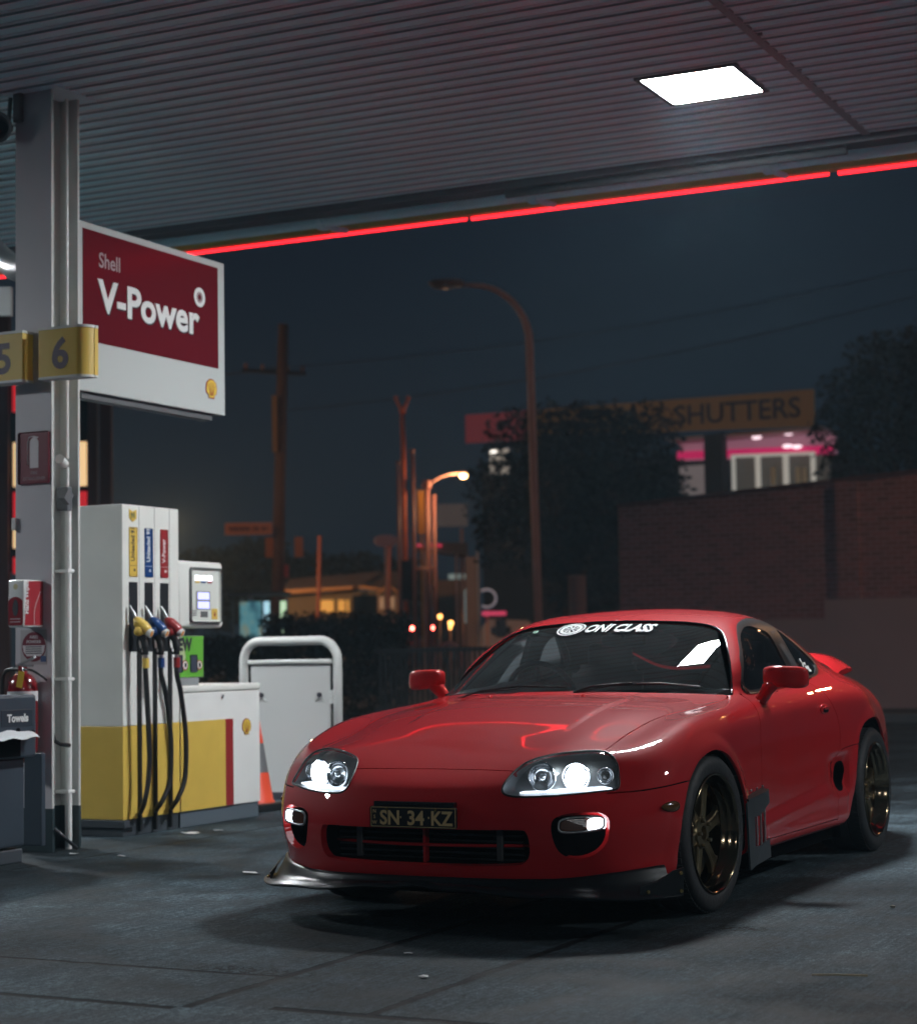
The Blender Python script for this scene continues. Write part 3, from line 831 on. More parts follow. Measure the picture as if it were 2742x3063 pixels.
for s in (1, -1): tube(bm, [(-3.3, s * .45, .26), (-3.56, s * .45, .26)], .045, 16)
obj('exhaust_tips', bm, chrome, car, True)

# ---- cabin
bm = new()          # dashboard with instrument hood
rows = []
for k in range(17):
    y = -.66 + 1.32 * k / 16
    hood = .045 * math.exp(-((y + .36) / .20) ** 2)
    xf = -.545 - .10 * (y / .66) ** 2
    rows.append([bm.verts.new(c) for c in ((xf, y, .80), (xf - .02, y, .868), (xf - .14, y, .880 + hood * .3), (xf - .24, y, .885 + hood), (xf - .34, y, .878 + hood), (xf - .38, y, .83), (xf - .36, y, .62))])
for p, q in zip(rows, rows[1:]):
    for k in range(6): bm.faces.new((p[k], q[k], q[k + 1], p[k + 1]))
obj('dashboard', bm, cabin_mat, car, True)
bm = new()
c0 = Vector((-1.06, -.36, .845)); axw = Vector((-.93, 0, .36)).normalized(); a, b, d = frame_of(axw)
tube(bm, [c0 + (a * math.cos(t) + b * math.sin(t)) * .175 for t in [2 * math.pi * k / 40 for k in range(40)]], .014, 8, closed=True)
for t in (0.1, math.pi - .1, -math.pi / 2): tube(bm, [c0 - d * .03, c0 + (a * math.cos(t) + b * math.sin(t)) * .17], .012, 6)
lathe(bm, [(.0001, .0), (.05, -.005), (.055, -.03), (.0001, -.05)], c0, axw, 20)
obj('steering_wheel', bm, blackplastic, car, True)
seatm = mat('black seat cloth', (.065, .066, .070), .85, bump=.3, bscale=120)
for s in (1, -1):
    bm = new()
    box(bm, -1.72, -1.22, s * .36 - .24, s * .36 + .24, .28, .44, .05, 3)
    r = bmesh.ops.create_cube(bm, size=1)
    for v in r['verts']: v.co = Vector((-1.74 + v.co.x * .12 - (v.co.z + .5) * .17, s * .36 + v.co.y * (.48 - .10 * (v.co.z + .5)), .70 + v.co.z * .58))
    bmesh.ops.bevel(bm, geom=list({e for v in r['verts'] for e in v.link_edges}), offset=.04, segments=3, affect='EDGES')
    st = obj('seat', bm, seatm, car, True)
    bm = new(); box(bm, -1.98, -1.90, s * .36 - .12, s * .36 + .12, .97, 1.10, .03, 3); obj('headrest', bm, seatm, st, True)
bm = new(); box(bm, -3.0, -2.0, -.62, .62, .60, .66, .02); box(bm, -.7, -.62, -.66, .66, .2, .86); obj('parcel_shelf', bm, cabin_mat, car)
bm = new(); box(bm, -1.235, -1.215, -.115, .115, 1.085, 1.140, .012, 3); tube(bm, [(-1.22, 0, 1.13), (-1.19, 0, 1.165)], .010, 8); obj('interior_mirror', bm, blackplastic, car)
bm = new(); box(bm, -1.172, -1.150, -.035, .035, 1.150, 1.163, .003); obj('toll_tag', bm, mat('pale tag plastic', (.42, .46, .38), .5), car)
bm = new()          # roof lining and pillars seen through the screens
rows = []
for k in range(13):
    y = -.48 + .96 * k / 12
    rows.append([bm.verts.new(Vector((x, y, surf_z(x, y) - .035))) for x in (-1.25, -1.45, -1.65, -1.85, -1.99)])
for p, q in zip(rows, rows[1:]):
    for k in range(4): bm.faces.new((p[k], p[k + 1], q[k + 1], q[k]))
obj('roof_lining', bm, mat('grey roof lining', (.10, .10, .10), .9), car, True)

# ---- trim: screen surround, wipers, washer jets, mirrors, handles
edge = catmull([(a, b, 0) for a, b in SCR[2:-1]], False, 3)
for s in (1, -1):
    bm = new(); pts = []
    for q in edge:
        if q.x > -.71: continue
        p = Vector((q.x, q.y, surf_z(q.x, q.y))); n = smooth_normal(p, Vector((.4, .4, .6))); p += n * .001; p.y *= s; pts.append(p)
    tube(bm, pts, .0055, 8); obj('screen_moulding', bm, mat('polished black trim', (.05, .05, .055), .12, .9), car, True)
    bm = new(); pts = []
    for q in catmull([(a, b, 0) for a, b in DL], True, 3):
        if q.y < .915 and q.x < -.84 or q.x > -1.0 and q.y < 1.0 or q.x < -2.0 and q.y < .99:
            y = surf_y(q.x, q.y); pts.append(Vector((q.x, s * (y + .0015), q.y + .001)))
    # order along x
    low = sorted([p for p in pts if p.z < .93], key=lambda p: p.x)
    tube(bm, low, .0042, 6); obj('belt_moulding', bm, mat('bright belt trim', (.25, .26, .27), .2, 1.0), car, True)
    # B pillar garnish and black window border strip
    bm = new()
    for (x0, z0), (x1, z1) in zip(((-1.575, 1.15), (-1.60, 1.05), (-1.64, .95)), ((-1.60, 1.05), (-1.64, .95), (-1.665, .915))):
        y0, y1 = surf_y(x0, z0), surf_y(x1, z1)
        y2, y3 = surf_y(x0 - .095, z0), surf_y(x1 - .085, z1)
        vs = [bm.verts.new((x, s * (y + .004), z)) for x, y, z in ((x0, y0, z0), (x1, y1, z1), (x1 - .085, y3, z1), (x0 - .095, y2, z0))]
        bm.faces.new(vs)
    obj('pillar_garnish', bm, mat('satin grey pillar', (.055, .06, .065), .35), car)
def sp(x, y, up=.006): return Vector((x, y, surf_z(x, y) + up))
bm = new()
tube(bm, [sp(-.50, .04, .0), sp(-.545, .20, .018), sp(-.60, .42, .022), sp(-.655, .60, .016)], .0035, 6)
tube(bm, [sp(-.50, .04, .0), sp(-.53, .12, .018), sp(-.57, .30, .028)], .006, 6)
obj('wiper', bm, blackplastic, car, True)
bm = new(); tube(bm, [sp(-.565, .28, .026), sp(-.60, .42, .026), sp(-.65, .59, .018)], .004, 6); obj('wiper_arm', bm, alu, car, True)
bm = new()
tube(bm, [sp(-.50, -.60, -.01), sp(-.545, -.45, .016), sp(-.545, -.25, .022), sp(-.53, .0, .012)], .005, 6)
tube(bm, [sp(-.57, -.62, .012), sp(-.545, -.45, .012), sp(-.535, -.25, .014)], .0035, 6); obj('wiper', bm, blackplastic, car, True)
bm = new()     # black cowl strip between hood and screen
rows = []
for k in range(25):
    y = -.70 + 1.40 * k / 24; x = -.497 - .15 * (abs(y) / .70) ** 2.4
    rows.append([bm.verts.new((x + .05, y, surf_z(x + .05, abs(y)) - .02)), bm.verts.new((x - .035, y, surf_z(x - .03, abs(y)) - .004))])
for p, q in zip(rows, rows[1:]): bm.faces.new((p[0], q[0], q[1], p[1]))
obj('cowl', bm, blackplastic, car)
bm = new()
for y in (-.33, .13): 
    r = bmesh.ops.create_uvsphere(bm, u_segments=12, v_segments=8, radius=.010)
    for v in r['verts']: v.co += sp(-.40, y, .002)
obj('washer_jet', bm, paint, car, True)
def superbox(bm, c, h, e=.55, n=28, fn=None):
    vs = []
    for i in range(n // 2 + 1):
        ph = -math.pi / 2 + math.pi * i / (n // 2); ring = []
        for j in range(n):
            th = 2 * math.pi * j / n
            g = lambda w: math.copysign(abs(w) ** e, w)
            p = Vector((g(math.cos(ph)) * g(math.cos(th)) * h[0], g(math.cos(ph)) * g(math.sin(th)) * h[1], g(math.sin(ph)) * h[2]))
            if fn: p = fn(p)
            ring.append(bm.verts.new(Vector(c) + p))
        vs.append(ring)
    for a, b in zip(vs, vs[1:]):
        for j in range(n):
            bm.faces.new((a[j], a[(j + 1) % n], b[(j + 1) % n], b[j]))
    bmesh.ops.remove_doubles(bm, verts=[v for r in vs for v in r], dist=1e-5)
    for f in bm.faces: f.smooth = True
for s in (1, -1):
    bm = new()
    def shape(p, s=s):
        q = (p.y * s + .095) / .19       # 0 inner, 1 outer
        p.z *= .90 + .10 * q
        p.x = p.x * (1.0 - .25 * q) + (.020 if p.x > 0 else 0) * (1 - abs(2 * q - 1)) - .028 * q
        p.z += .012 * (1 - q)
        return p
    superbox(bm, (-.885, s * .908, .931), (.050, .098, .052), .50, 32, shape)
    mr = obj('door_mirror', bm, paint, car, True)
    bm = new()
    tube(bm, catmull([(-.90, s * .775, .822), (-.895, s * .800, .845), (-.885, s * .830, .885), (-.88, s * .86, .915)], False, 4), [.030] * 4 + [.028] * 4 + [.032] * 5, 12)
    for v in bm.verts: v.co.x = -.888 + (v.co.x + .888) * 1.35
    superbox(bm, (-.895, s * .785, .818), (.062, .026, .020), .8, 20)
    obj('mirror_arm', bm, paint, mr, True)
    bm = new(); superbox(bm, (-.926, s * .903, .930), (.010, .082, .041), .5, 24); obj('mirror_glass', bm, chrome, mr, True)
    # door handle
    bm = new(); c = Vector((-1.68, s * (surf_y(-1.68, .766) + .001), .766))
    superbox(bm, c, (.068, .010, .026), .8, 24); h = obj('door_handle', bm, paint, doors[0 if s > 0 else 1], True)
    bm = new(); superbox(bm, c + Vector((.004, s * .0075, -.006)), (.044, .005, .012), .8, 20); obj('handle_recess', bm, dark, h, True)
    bm = new(); superbox(bm, c + Vector((0, s * .012, .006)), (.052, .006, .009), .8, 20); obj('handle_lever', bm, paint, h, True)
# ---- black louvre panel behind each front wheel
for s in (1, -1):
    bm = new(); y = .892
    frame_pts = [(-.325, .425), (-.62, .450), (-.64, .410), (-.55, .372), (-.545, .230), (-.62, .235), (-.635, .155), (-.36, .130)]
    prism(bm, [(-.325, s * y, .430), (-.43, s * y, .438), (-.43, s * y, .145), (-.355, s * y, .132)], (0, s * .008, 0))
    prism(bm, [(-.43, s * y, .438), (-.64, s * (y - .004), .455), (-.65, s * (y - .004), .395), (-.50, s * y, .350), (-.43, s * y, .350)], (0, s * .008, 0))
    prism(bm, [(-.43, s * y, .225), (-.50, s * y, .222), (-.64, s * (y - .004), .240), (-.65, s * (y - .004), .160), (-.43, s * y, .145)], (0, s * .008, 0))
    prism(bm, [(-.32, s * (y - .02), .448), (-.60, s * (y - .02), .468), (-.60, s * (y + .018), .452), (-.32, s * (y + .018), .432)], (0, 0, -.010))
    v_ = obj('vent_panel', bm, mat('satin black panel', (.035, .04, .045), .38), car)
    bm = new()
    for x in (-.475, -.530, -.585): box(bm, x - .007, x + .007, s * y - .004, s * y + .004, .225, .375, .002)
    obj('louvre', bm, alu, v_)
    bm = new()
    for x in (-.37, -.45, -.53): tube(bm, [(x, s * (y + .012), .4475 - x * .04), (x, s * (y + .012), .4565 - x * .04)], .005, 8)
    obj('rivet', bm, alu, v_)
# ---- hoop spoiler
bm = new(); rows = []
for k in range(33):
    t = -1 + 2 * k / 32; y = .575 * math.copysign(min(1, abs(t) ** .9), t)
    z = .998 - .085 * max(0, (abs(t) - .62) / .38) ** 1.8; ch = .10 + .05 * max(0, (abs(t) - .6) / .4)
    x0 = -3.04 - .05 * (1 - abs(t)) + .10 * max(0, (abs(t) - .6) / .4)
    prof = [(0, 0), (.25, .012), (.6, .016), (1, .006), (1.02, -.004), (.6, -.010), (.2, -.010)]
    rows.append([bm.verts.new((x0 - a * 2 * ch, y, z + b * 1.3 + .02 * a)) for a, b in prof])
for p, q in zip(rows, rows[1:]):
    for k in range(7): bm.faces.new((p[k], q[k], q[(k + 1) % 7], p[(k + 1) % 7]))
bm.faces.new(rows[0]); bm.faces.new(rows[-1][::-1]); bmesh.ops.recalc_face_normals(bm, faces=bm.faces)
obj('rear_spoiler', bm, paint, car, 45)
# ---- tail lamps (back of the car)
red_lens = mat('red lens', (.3, .01, .01), .1, coat=.8)
for s in (1, -1):
    bm = new()
    for y in (.30, .44, .57): lathe(bm, [(.0001, .02), (.04, .014), (.052, 0), (.052, -.02), (.0001, -.02)], (-3.495, s * y, .655), (-1, .2 * s, 0), 24)
    obj('tail_lamp', bm, red_lens, car, True)
# ---- white sunstrip lettering and emblem on the screen
sticker = mat('white vinyl', (.72, .75, .74), .55)
def on_screen(bm, up=.0035, mirror=False):
    for v in bm.verts:       # v.co holds (x unused, y, height u measured down the screen)
        y, u = v.co.y, v.co.z
        x = -1.150 - u * .905
        z = surf_z(x, y); n = smooth_normal(Vector((x, y, z)), Vector((.4, 0, .9)))
        v.co = Vector((x, y, z)) + n * up
    return bm
bm = text_mesh('ONI CLASS', .132, (0, 0, -.112), NY, NZ, .0, .0050, shear=.24)
y0_ = min(v.co.y for v in bm.verts); y1_ = max(v.co.y for v in bm.verts)
for v in bm.verts: v.co.y = -.135 + (v.co.y - y0_) / (y1_ - y0_) * .352
obj('screen_lettering', on_screen(bm), sticker, car)
bm = new(); cy_, cz_ = -.215, -.064
def disc(bm, c, r0, r1, n=48, sy=.92):
    a = [bm.verts.new((0, c[0] + r1 * sy * math.cos(2 * math.pi * k / n), c[1] + r1 * math.sin(2 * math.pi * k / n))) for k in range(n)]
    if r0 <= 0: bm.faces.new(a); return
    b = [bm.verts.new((0, c[0] + r0 * sy * math.cos(2 * math.pi * k / n), c[1] + r0 * math.sin(2 * math.pi * k / n))) for k in range(n)]
    for k in range(n): bm.faces.new((a[k], a[(k + 1) % n], b[(k + 1) % n], b[k]))
disc(bm, (cy_, cz_), .068, .078); disc(bm, (cy_, cz_), .044, .062)
for k in range(9):
    t = 2 * math.pi * k / 9; vs = []
    for r_, dt in ((.008, 0), (.042, -.16), (.042, .22)): vs.append(bm.verts.new((0, cy_ + .92 * r_ * math.cos(t + dt + r_ * 14), cz_ + r_ * math.sin(t + dt + r_ * 14))))
    bm.faces.new(vs)
disc(bm, (cy_ + .006, cz_ + .004), 0, .012, 12)
obj('screen_emblem', on_screen(bm), sticker, car)
bm = new(); disc(bm, (-.405, -.062), 0, .016, 16); obj('screen_label', on_screen(bm), mat('pale green label', (.25, .42, .33), .6), car)
bm = new()
for x, z, w, h in ((-1.86, .985, .05, .006), (-1.88, .965, .06, .008), (-1.90, .950, .05, .006), (-1.83, 1.0, .022, .010)):
    vs = [bm.verts.new((x + a * w, surf_y(x + a * w, z + b * h) + .001, z + b * h)) for a, b in ((-.5, -1), (.5, -1), (.45, 1), (-.55, 1))]
    bm.faces.new(vs)
merge(bm, text_mesh('e', .05, (-1.80, .722, .972), (-1, 0, 0), (0, -.35, .94), .0, .003))
obj('window_sticker', bm, sticker, car)
# ------------------------------------------------------------------ forecourt
def ground_material():
    m = bpy.data.materials.new('worn concrete'); m.use_nodes = True; n = m.node_tree; b = n.nodes['Principled BSDF']
    L = n.links.new
    tc = n.nodes.new('ShaderNodeTexCoord')
    def noise(scale, detail=6, rough=.6, vec=None, dist=0.0):
        q = n.nodes.new('ShaderNodeTexNoise'); q.inputs['Scale'].default_value = scale; q.inputs['Detail'].default_value = detail
        q.inputs['Roughness'].default_value = rough; q.inputs['Distortion'].default_value = dist
        L(vec or tc.outputs['Object'], q.inputs['Vector']); return q.outputs['Fac']
    def math_(op, a, b_=None, clamp=False):
        q = n.nodes.new('ShaderNodeMath'); q.operation = op; q.use_clamp = clamp
        for i, v in enumerate((a, b_)):
            if v is None: continue
            if isinstance(v, (int, float)): q.inputs[i].default_value = v
            else: L(v, q.inputs[i])
        return q.outputs[0]
    def ramp(v, p0, c0, p1, c1):
        q = n.nodes.new('ShaderNodeMapRange'); q.interpolation_type = 'SMOOTHSTEP'
        q.inputs[1].default_value = p0; q.inputs[2].default_value = p1; q.inputs[3].default_value = c0; q.inputs[4].default_value = c1
        L(v, q.inputs[0]); return q.outputs[0]
    sep = n.nodes.new('ShaderNodeSeparateXYZ'); L(tc.outputs['Object'], sep.inputs[0]); X, Y = sep.outputs[0], sep.outputs[1]
    big = noise(.55, 5, .55, dist=.6); mid = noise(3.2, 7, .65, dist=.4); fine = noise(160, 3, .6); patchy = noise(1.3, 3, .5)
    mp = n.nodes.new('ShaderNodeMapping'); mp.inputs['Scale'].default_value = (3, 90, 1); L(tc.outputs['Object'], mp.inputs['Vector'])
    broom = noise(1.0, 4, .7, mp.outputs[0])
    v = math_('MULTIPLY', ramp(big, .36, .45, .66, 1.42), ramp(mid, .32, .50, .70, 1.50))
    v = math_('MULTIPLY', v, ramp(fine, .35, .45, .65, 1.55)); v = math_('MULTIPLY', v, ramp(noise(38, 5, .75), .38, .62, .64, 1.35)); v = math_('MULTIPLY', v, ramp(noise(11, 6, .8, None, .8), .36, .78, .62, 1.15))
    v = math_('MULTIPLY', v, ramp(broom, .35, .66, .65, 1.22))
    # oil drips: dark blots
    vo = n.nodes.new('ShaderNodeTexVoronoi'); vo.inputs['Scale'].default_value = 1.1; vo.inputs['Randomness'].default_value = 1
    L(tc.outputs['Object'], vo.inputs['Vector'])
    blot = math_('ADD', vo.outputs['Distance'], math_('MULTIPLY', math_('SUBTRACT', mid, .5), .35))
    v = math_('MULTIPLY', v, ramp(blot, .04, .55, .13, 1.0))
    vo2 = n.nodes.new('ShaderNodeTexVoronoi'); vo2.inputs['Scale'].default_value = 7.0; L(tc.outputs['Object'], vo2.inputs['Vector'])
    v = math_('MULTIPLY', v, ramp(vo2.outputs['Distance'], .03, .6, .07, 1.0))
    # joints between slabs, with ragged crumbled edges
    wob = math_('MULTIPLY', math_('SUBTRACT', noise(2.5, 6, .7), .5), .05)
    rag = math_('MULTIPLY', math_('SUBTRACT', noise(26, 4, .7), .5), .020)
    joint = None
    def line(coord, c, w, other=None, lo=None, hi=None):
        nonlocal joint
        d = math_('ABSOLUTE', math_('ADD', math_('SUBTRACT', math_('ADD', coord, wob), c), rag))
        j = ramp(d, w * .5, 1.0, w, 0.0)
        if other is not None:
            if lo is not None: j = math_('MULTIPLY', j, math_('GREATER_THAN', other, lo))
            if hi is not None: j = math_('MULTIPLY', j, math_('LESS_THAN', other, hi))
        joint = j if joint is None else math_('MAXIMUM', joint, j)
    line(Y, .04, .028, X, -1.0, 2.58); line(Y, .64, .026, X, -1.0, 2.5); line(X, 1.99, .018, Y, None, .04); line(X, 2.60, .028, Y, None, .02)
    line(X, 2.50, .034, Y, .3, None); line(Y, -3.0, .013); line(X, -4.1, .014, Y, -3.0, None); line(Y, 2.4, .014, X, None, 1.0); line(X, -5.3, .012)
    # crumbled hole edges
    hole = math_('MULTIPLY', ramp(math_('ABSOLUTE', math_('SUBTRACT', X, 1.93)), .02, 1, .10, 0), ramp(math_('ABSOLUTE', math_('ADD', Y, .13)), .1, 1, .32, 0))
    hole = math_('MULTIPLY', hole, ramp(noise(34, 4, .75), .50, 0, .58, 1))
    hole2 = math_('MULTIPLY', ramp(math_('ABSOLUTE', math_('SUBTRACT', X, .40)), .02, 1, .10, 0), ramp(math_('ABSOLUTE', math_('SUBTRACT', Y, 1.10)), .04, 1, .16, 0))
    hole2 = math_('MULTIPLY', hole2, ramp(noise(30, 4, .75), .46, 0, .54, 1))
    joint = math_('MAXIMUM', joint, math_('MAXIMUM', hole, hole2))
    # a lighter worn rim beside the joints
    mixc = n.nodes.new('ShaderNodeMix'); mixc.data_type = 'RGBA'
    mixc.inputs[6].default_value = (.034, .052, .064, 1); mixc.inputs[7].default_value = (.052, .070, .080, 1); L(patchy, mixc.inputs[0])
    mul = n.nodes.new('ShaderNodeVectorMath'); mul.operation = 'SCALE'; L(mixc.outputs[2], mul.inputs[0]); L(v, mul.inputs['Scale'])
    mj = n.nodes.new('ShaderNodeMix'); mj.data_type = 'RGBA'; L(joint, mj.inputs[0]); L(mul.outputs[0], mj.inputs[6]); mj.inputs[7].default_value = (.004, .004, .005, 1)
    L(mj.outputs[2], b.inputs['Base Color'])
    L(ramp(mid, .3, .62, .7, .85), b.inputs['Roughness']); b.inputs['Specular IOR Level'].default_value = .12
    bp = n.nodes.new('ShaderNodeBump'); bp.inputs['Strength'].default_value = .55; bp.inputs['Distance'].default_value = .006
    hgt = math_('SUBTRACT', math_('ADD', math_('MULTIPLY', fine, .35), math_('MULTIPLY', broom, .35)), math_('MULTIPLY', joint, 3.0))
    hgt = math_('ADD', hgt, math_('MULTIPLY', mid, .8))
    L(hgt, bp.inputs['Height']); L(bp.outputs[0], b.inputs['Normal'])
    return m
bm = new(); 
vs = [bm.verts.new(c) for c in ((-200, -145, 0), (13.5, -145, 0), (13.5, 85, 0), (-200, 85, 0))]; bm.faces.new(vs)
g = obj('ground', bm, ground_material()); tag(g, kind='structure')

white_steel = mat('white enamel steel', (.62, .64, .62), .35, noise=.06, bscale=6)
cream = mat('cream white panel', (.72, .74, .70), .35, noise=.10, bscale=5)
white_gloss = mat('white gloss panel', (.78, .80, .78), .22, noise=.08, bscale=5)
yellow = mat('yellow panel', (.66, .46, .09), .35, noise=.12, bscale=6)
redp = mat('deep red panel', (.30, .028, .030), .3)
sign_red = mat('sign red', (.12, .010, .017), .16)
darkgrey = mat('dark grey plinth', (.045, .055, .065), .45, noise=.3, bscale=12)
blackp = mat('black rubber and plastic', (.012, .014, .016), .42, noise=.3, bscale=40)
bluep = mat('deep blue panel', (.010, .055, .20), .3)
ink = mat('dark ink', (.03, .03, .04), .5)
purple = mat('purple numerals', (.045, .018, .05), .45)
panel_emit = mat('lit canopy diffuser', (1, 1, 1), .5, emit=(.93, .97, 1.0), es=335)
frame_grey = mat('lamp frame', (.16, .17, .18), .4, .3)

# ---- canopy soffit: ribbed steel trays running along y
soffit = mat('soffit steel', (.64, .88, .96), .50, spec=.3, noise=.10, bscale=1.5)
groove_m = mat('soffit groove shade tone', (.44, .52, .57), .7, spec=.1)  # darker tone paints the shade inside the rib grooves
lip_m = mat('soffit lip light tone', (.90, .93, .95), .25)  # lighter tone paints the light caught by the rib edges
CZ = 4.30
def ribbed(name, x0, x1, y0, y1, kind='structure'):
    bm = new(); pitch = .150; n = int((x1 - x0) / pitch); prof = []
    for i in range(n):
        a = x0 + i * pitch
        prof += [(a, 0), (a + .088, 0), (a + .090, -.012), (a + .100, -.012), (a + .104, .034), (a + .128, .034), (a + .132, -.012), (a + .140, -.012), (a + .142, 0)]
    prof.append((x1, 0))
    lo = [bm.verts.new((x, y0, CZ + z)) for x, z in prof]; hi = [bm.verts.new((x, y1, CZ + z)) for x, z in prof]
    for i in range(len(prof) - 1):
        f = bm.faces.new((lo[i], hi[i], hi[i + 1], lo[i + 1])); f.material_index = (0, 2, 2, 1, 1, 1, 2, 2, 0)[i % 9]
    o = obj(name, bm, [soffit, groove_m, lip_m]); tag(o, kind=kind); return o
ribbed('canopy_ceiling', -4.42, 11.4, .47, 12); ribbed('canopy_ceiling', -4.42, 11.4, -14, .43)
bm = new(); box(bm, -4.42, 8.6, .425, .475, CZ - .012, CZ + .02, .002)
for i in range(9): box(bm, -4.3 + i * .72, -4.285 + i * .72, .470, .498, CZ - .014, CZ + .002)
tag(obj('canopy_ceiling_seam', bm, mat('seam cover', (.30, .32, .34), .4)), kind='structure')
bm = new(); box(bm, -5.3, 8.7, -14, 12, CZ + .35, CZ + .4); tag(obj('canopy_roof', bm, darkgrey), kind='structure')
canopy = thing('canopy_edge', 'grey canopy edge with gutter pipes and a glowing red light tube', 'canopy edge', (-5.0, -1, CZ))
bm = new(); box(bm, -4.60, -4.42, -14, 12, CZ - .05, CZ + .35, .004); obj('edge_beam', bm, mat('edge beam grey', (.12, .135, .15), .7, noise=.2, bscale=2), canopy)
bm = new(); box(bm, -5.16, -4.60, -14, 12, CZ + .03, CZ + .06); obj('edge_soffit', bm, soffit, canopy)
bm = new(); box(bm, -5.24, -5.16, -14, 12, CZ - .02, CZ + .9, .004); obj('fascia', bm, mat('fascia yellow', (.5, .36, .08), .4), canopy)
bm = new(); tube(bm, [(-4.82, -14, CZ - .03), (-4.82, 12, CZ - .03)], .035, 12); obj('conduit', bm, soffit, canopy, True)
for i in range(9):
    y = -7.2 + i * 1.72
    bm = new(); tube(bm, [(-4.74, y, CZ - .02), (-4.95, y + .02, CZ - .05), (-5.14, y + .02, CZ - .03)], .022, 8); box(bm, -4.86, -4.78, y - .03, y + .03, CZ - .08, CZ + .03, .004); obj('bracket', bm, soffit, canopy, 40)
bm = new(); tube(bm, [(-4.50, -2.1, CZ - .075), (-4.50, .3, CZ - .075)], .028, 10); obj('conduit', bm, mat('dark conduit', (.10, .11, .12), .6), canopy, True)
redtube = mat('lit red tube', (.8, .05, .07), .4, emit=(1.0, .012, .019), es=4.0)
for y0, y1 in ((-14, -10.4), (-10.35, -6.6), (-6.55, -2.79), (-2.74, -.035), (.035, 4.0), (4.05, 8.0)):
    bm = new(); tube(bm, [(-5.27, y0, CZ - .015), (-5.27, y1, CZ - .010)], .024, 14); obj('red_light_tube', bm, redtube, canopy, True)

# ---- recessed canopy lamps
def canopy_lamp(x, y, label, grp='square lamps in the canopy ceiling'):
    t = thing('canopy_lamp', label, 'ceiling lamp', (x, y, CZ), grp)
    bm = new(); a, b, z0, z1 = .27, .305, CZ - .016, CZ + .012
    for (p0, p1, q0, q1) in ((-b, b, a, b), (-b, b, -b, -a), (a, b, -a, a), (-b, -a, -a, a)): box(bm, x + p0, x + p1, y + q0, y + q1, z0, z1, .004)
    obj('frame', bm, frame_grey, t)
    bm = new(); box(bm, x - .269, x + .269, y - .269, y + .269, CZ - .015, CZ - .008, .002); obj('diffuser', bm, panel_emit, t)
    return t
canopy_lamp(-2.872, -.095, 'bright square ceiling lamp above the red car')
canopy_lamp(-2.872, -6.9, 'square ceiling lamp beyond the column')
canopy_lamp(2.2, -8.4, 'square ceiling lamp outside the photo to the left'); canopy_lamp(10.4, 7.4, 'unseen square lamp added behind the photographer to light the bumper')  # second lamp is an unseen addition that fills the car's front
canopy_lamp(-2.872, 7.4, 'square ceiling lamp over the next bay')

# ---- canopy column: white painted I-section with services in its web
colm = mat('painted column steel', (.56, .54, .57), .42, noise=.10, bscale=3)
colw = mat('white column web', (.58, .60, .58), .35, noise=.08, bscale=3)
tcol = thing('canopy_column', 'white steel canopy column with dark painted foot', 'column', (-1.29, -3.47, 0))
def i_sec(z0, z1, m, nm, e=0.0):
    bm = new(); 
    for x0, x1 in ((-1.108, -1.090), (-1.345, -1.327)): box(bm, x0 - e, x1 + e, -3.600 - e, -3.345 + e, z0, z1, .002)
    box(bm, -1.327 + e, -1.108 - e, -3.50, -3.47, z0, z1)
    return obj(nm, bm, m, tcol)
i_sec(.24, CZ, colw, 'shaft'); i_sec(0, .24, mat('column foot paint', (.030, .050, .058), .4, noise=.3, bscale=9), 'foot', .0015)
bm = new(); box(bm, -1.0895, -1.088, -3.5985, -3.3465, .24, CZ - .01); obj('flange_face', bm, colm, tcol)
bm = new(); box(bm, -1.42, -1.02, -3.66, -3.28, CZ - .015, CZ - .001); obj('cap_plate', bm, soffit, tcol)
bm = new()
tube(bm, [(-1.285, -3.385, .0), (-1.285, -3.385, 1.90)], .020, 14); tube(bm, [(-1.285, -3.39, 2.04), (-1.285, -3.39, 2.15)], .010, 12); tube(bm, [(-1.285, -3.39, 2.2), (-1.285, -3.39, 4.28)], .010, 12)
for z in (.32, .95, 1.56): box(bm, -1.315, -1.255, -3.47, -3.362, z - .010, z + .010, .003)
obj('downpipe', bm, white_gloss, tcol, 40)
bm = new(); tube(bm, [(-1.150, -3.42, .22), (-1.150, -3.42, .60)], .010, 10); obj('conduit', bm, white_gloss, tcol, True)
bm = new(); tube(bm, [(-1.11, -3.37, .68), (-1.14, -3.37, .61), (-1.18, -3.36, .59), (-1.25, -3.35, .58)], .012, 8); obj('cable', bm, blackp, tcol, True)
bm = new(); tube(bm, [(-1.27, -3.40, 2.17), (-1.19, -3.37, 2.19)], .027, 18); obj('junction_dome', bm, white_gloss, tcol, 30)
bm = new(); box(bm, -1.31, -1.26, -3.45, -3.37, 1.90, 2.04, .010, 2); obox(bm, (-1.25, -3.37, 1.98), (.8, 0, .6), (0, 1, 0), (-.6, 0, .8), .03, .02, .035); obj('switch_box', bm, mat('grey switch plastic', (.12, .13, .14), .4), tcol)
bm = new(); tube(bm, [(-1.10, -3.34, .13), (-1.25, -3.30, .01)], .010, 8); obj('brace', bm, darkgrey, tcol)
bm = new(); box(bm, -1.09, -1.07, -3.615, -3.585, 1.79, 1.86, .004); obj('cover_plate', bm, white_steel, tcol)

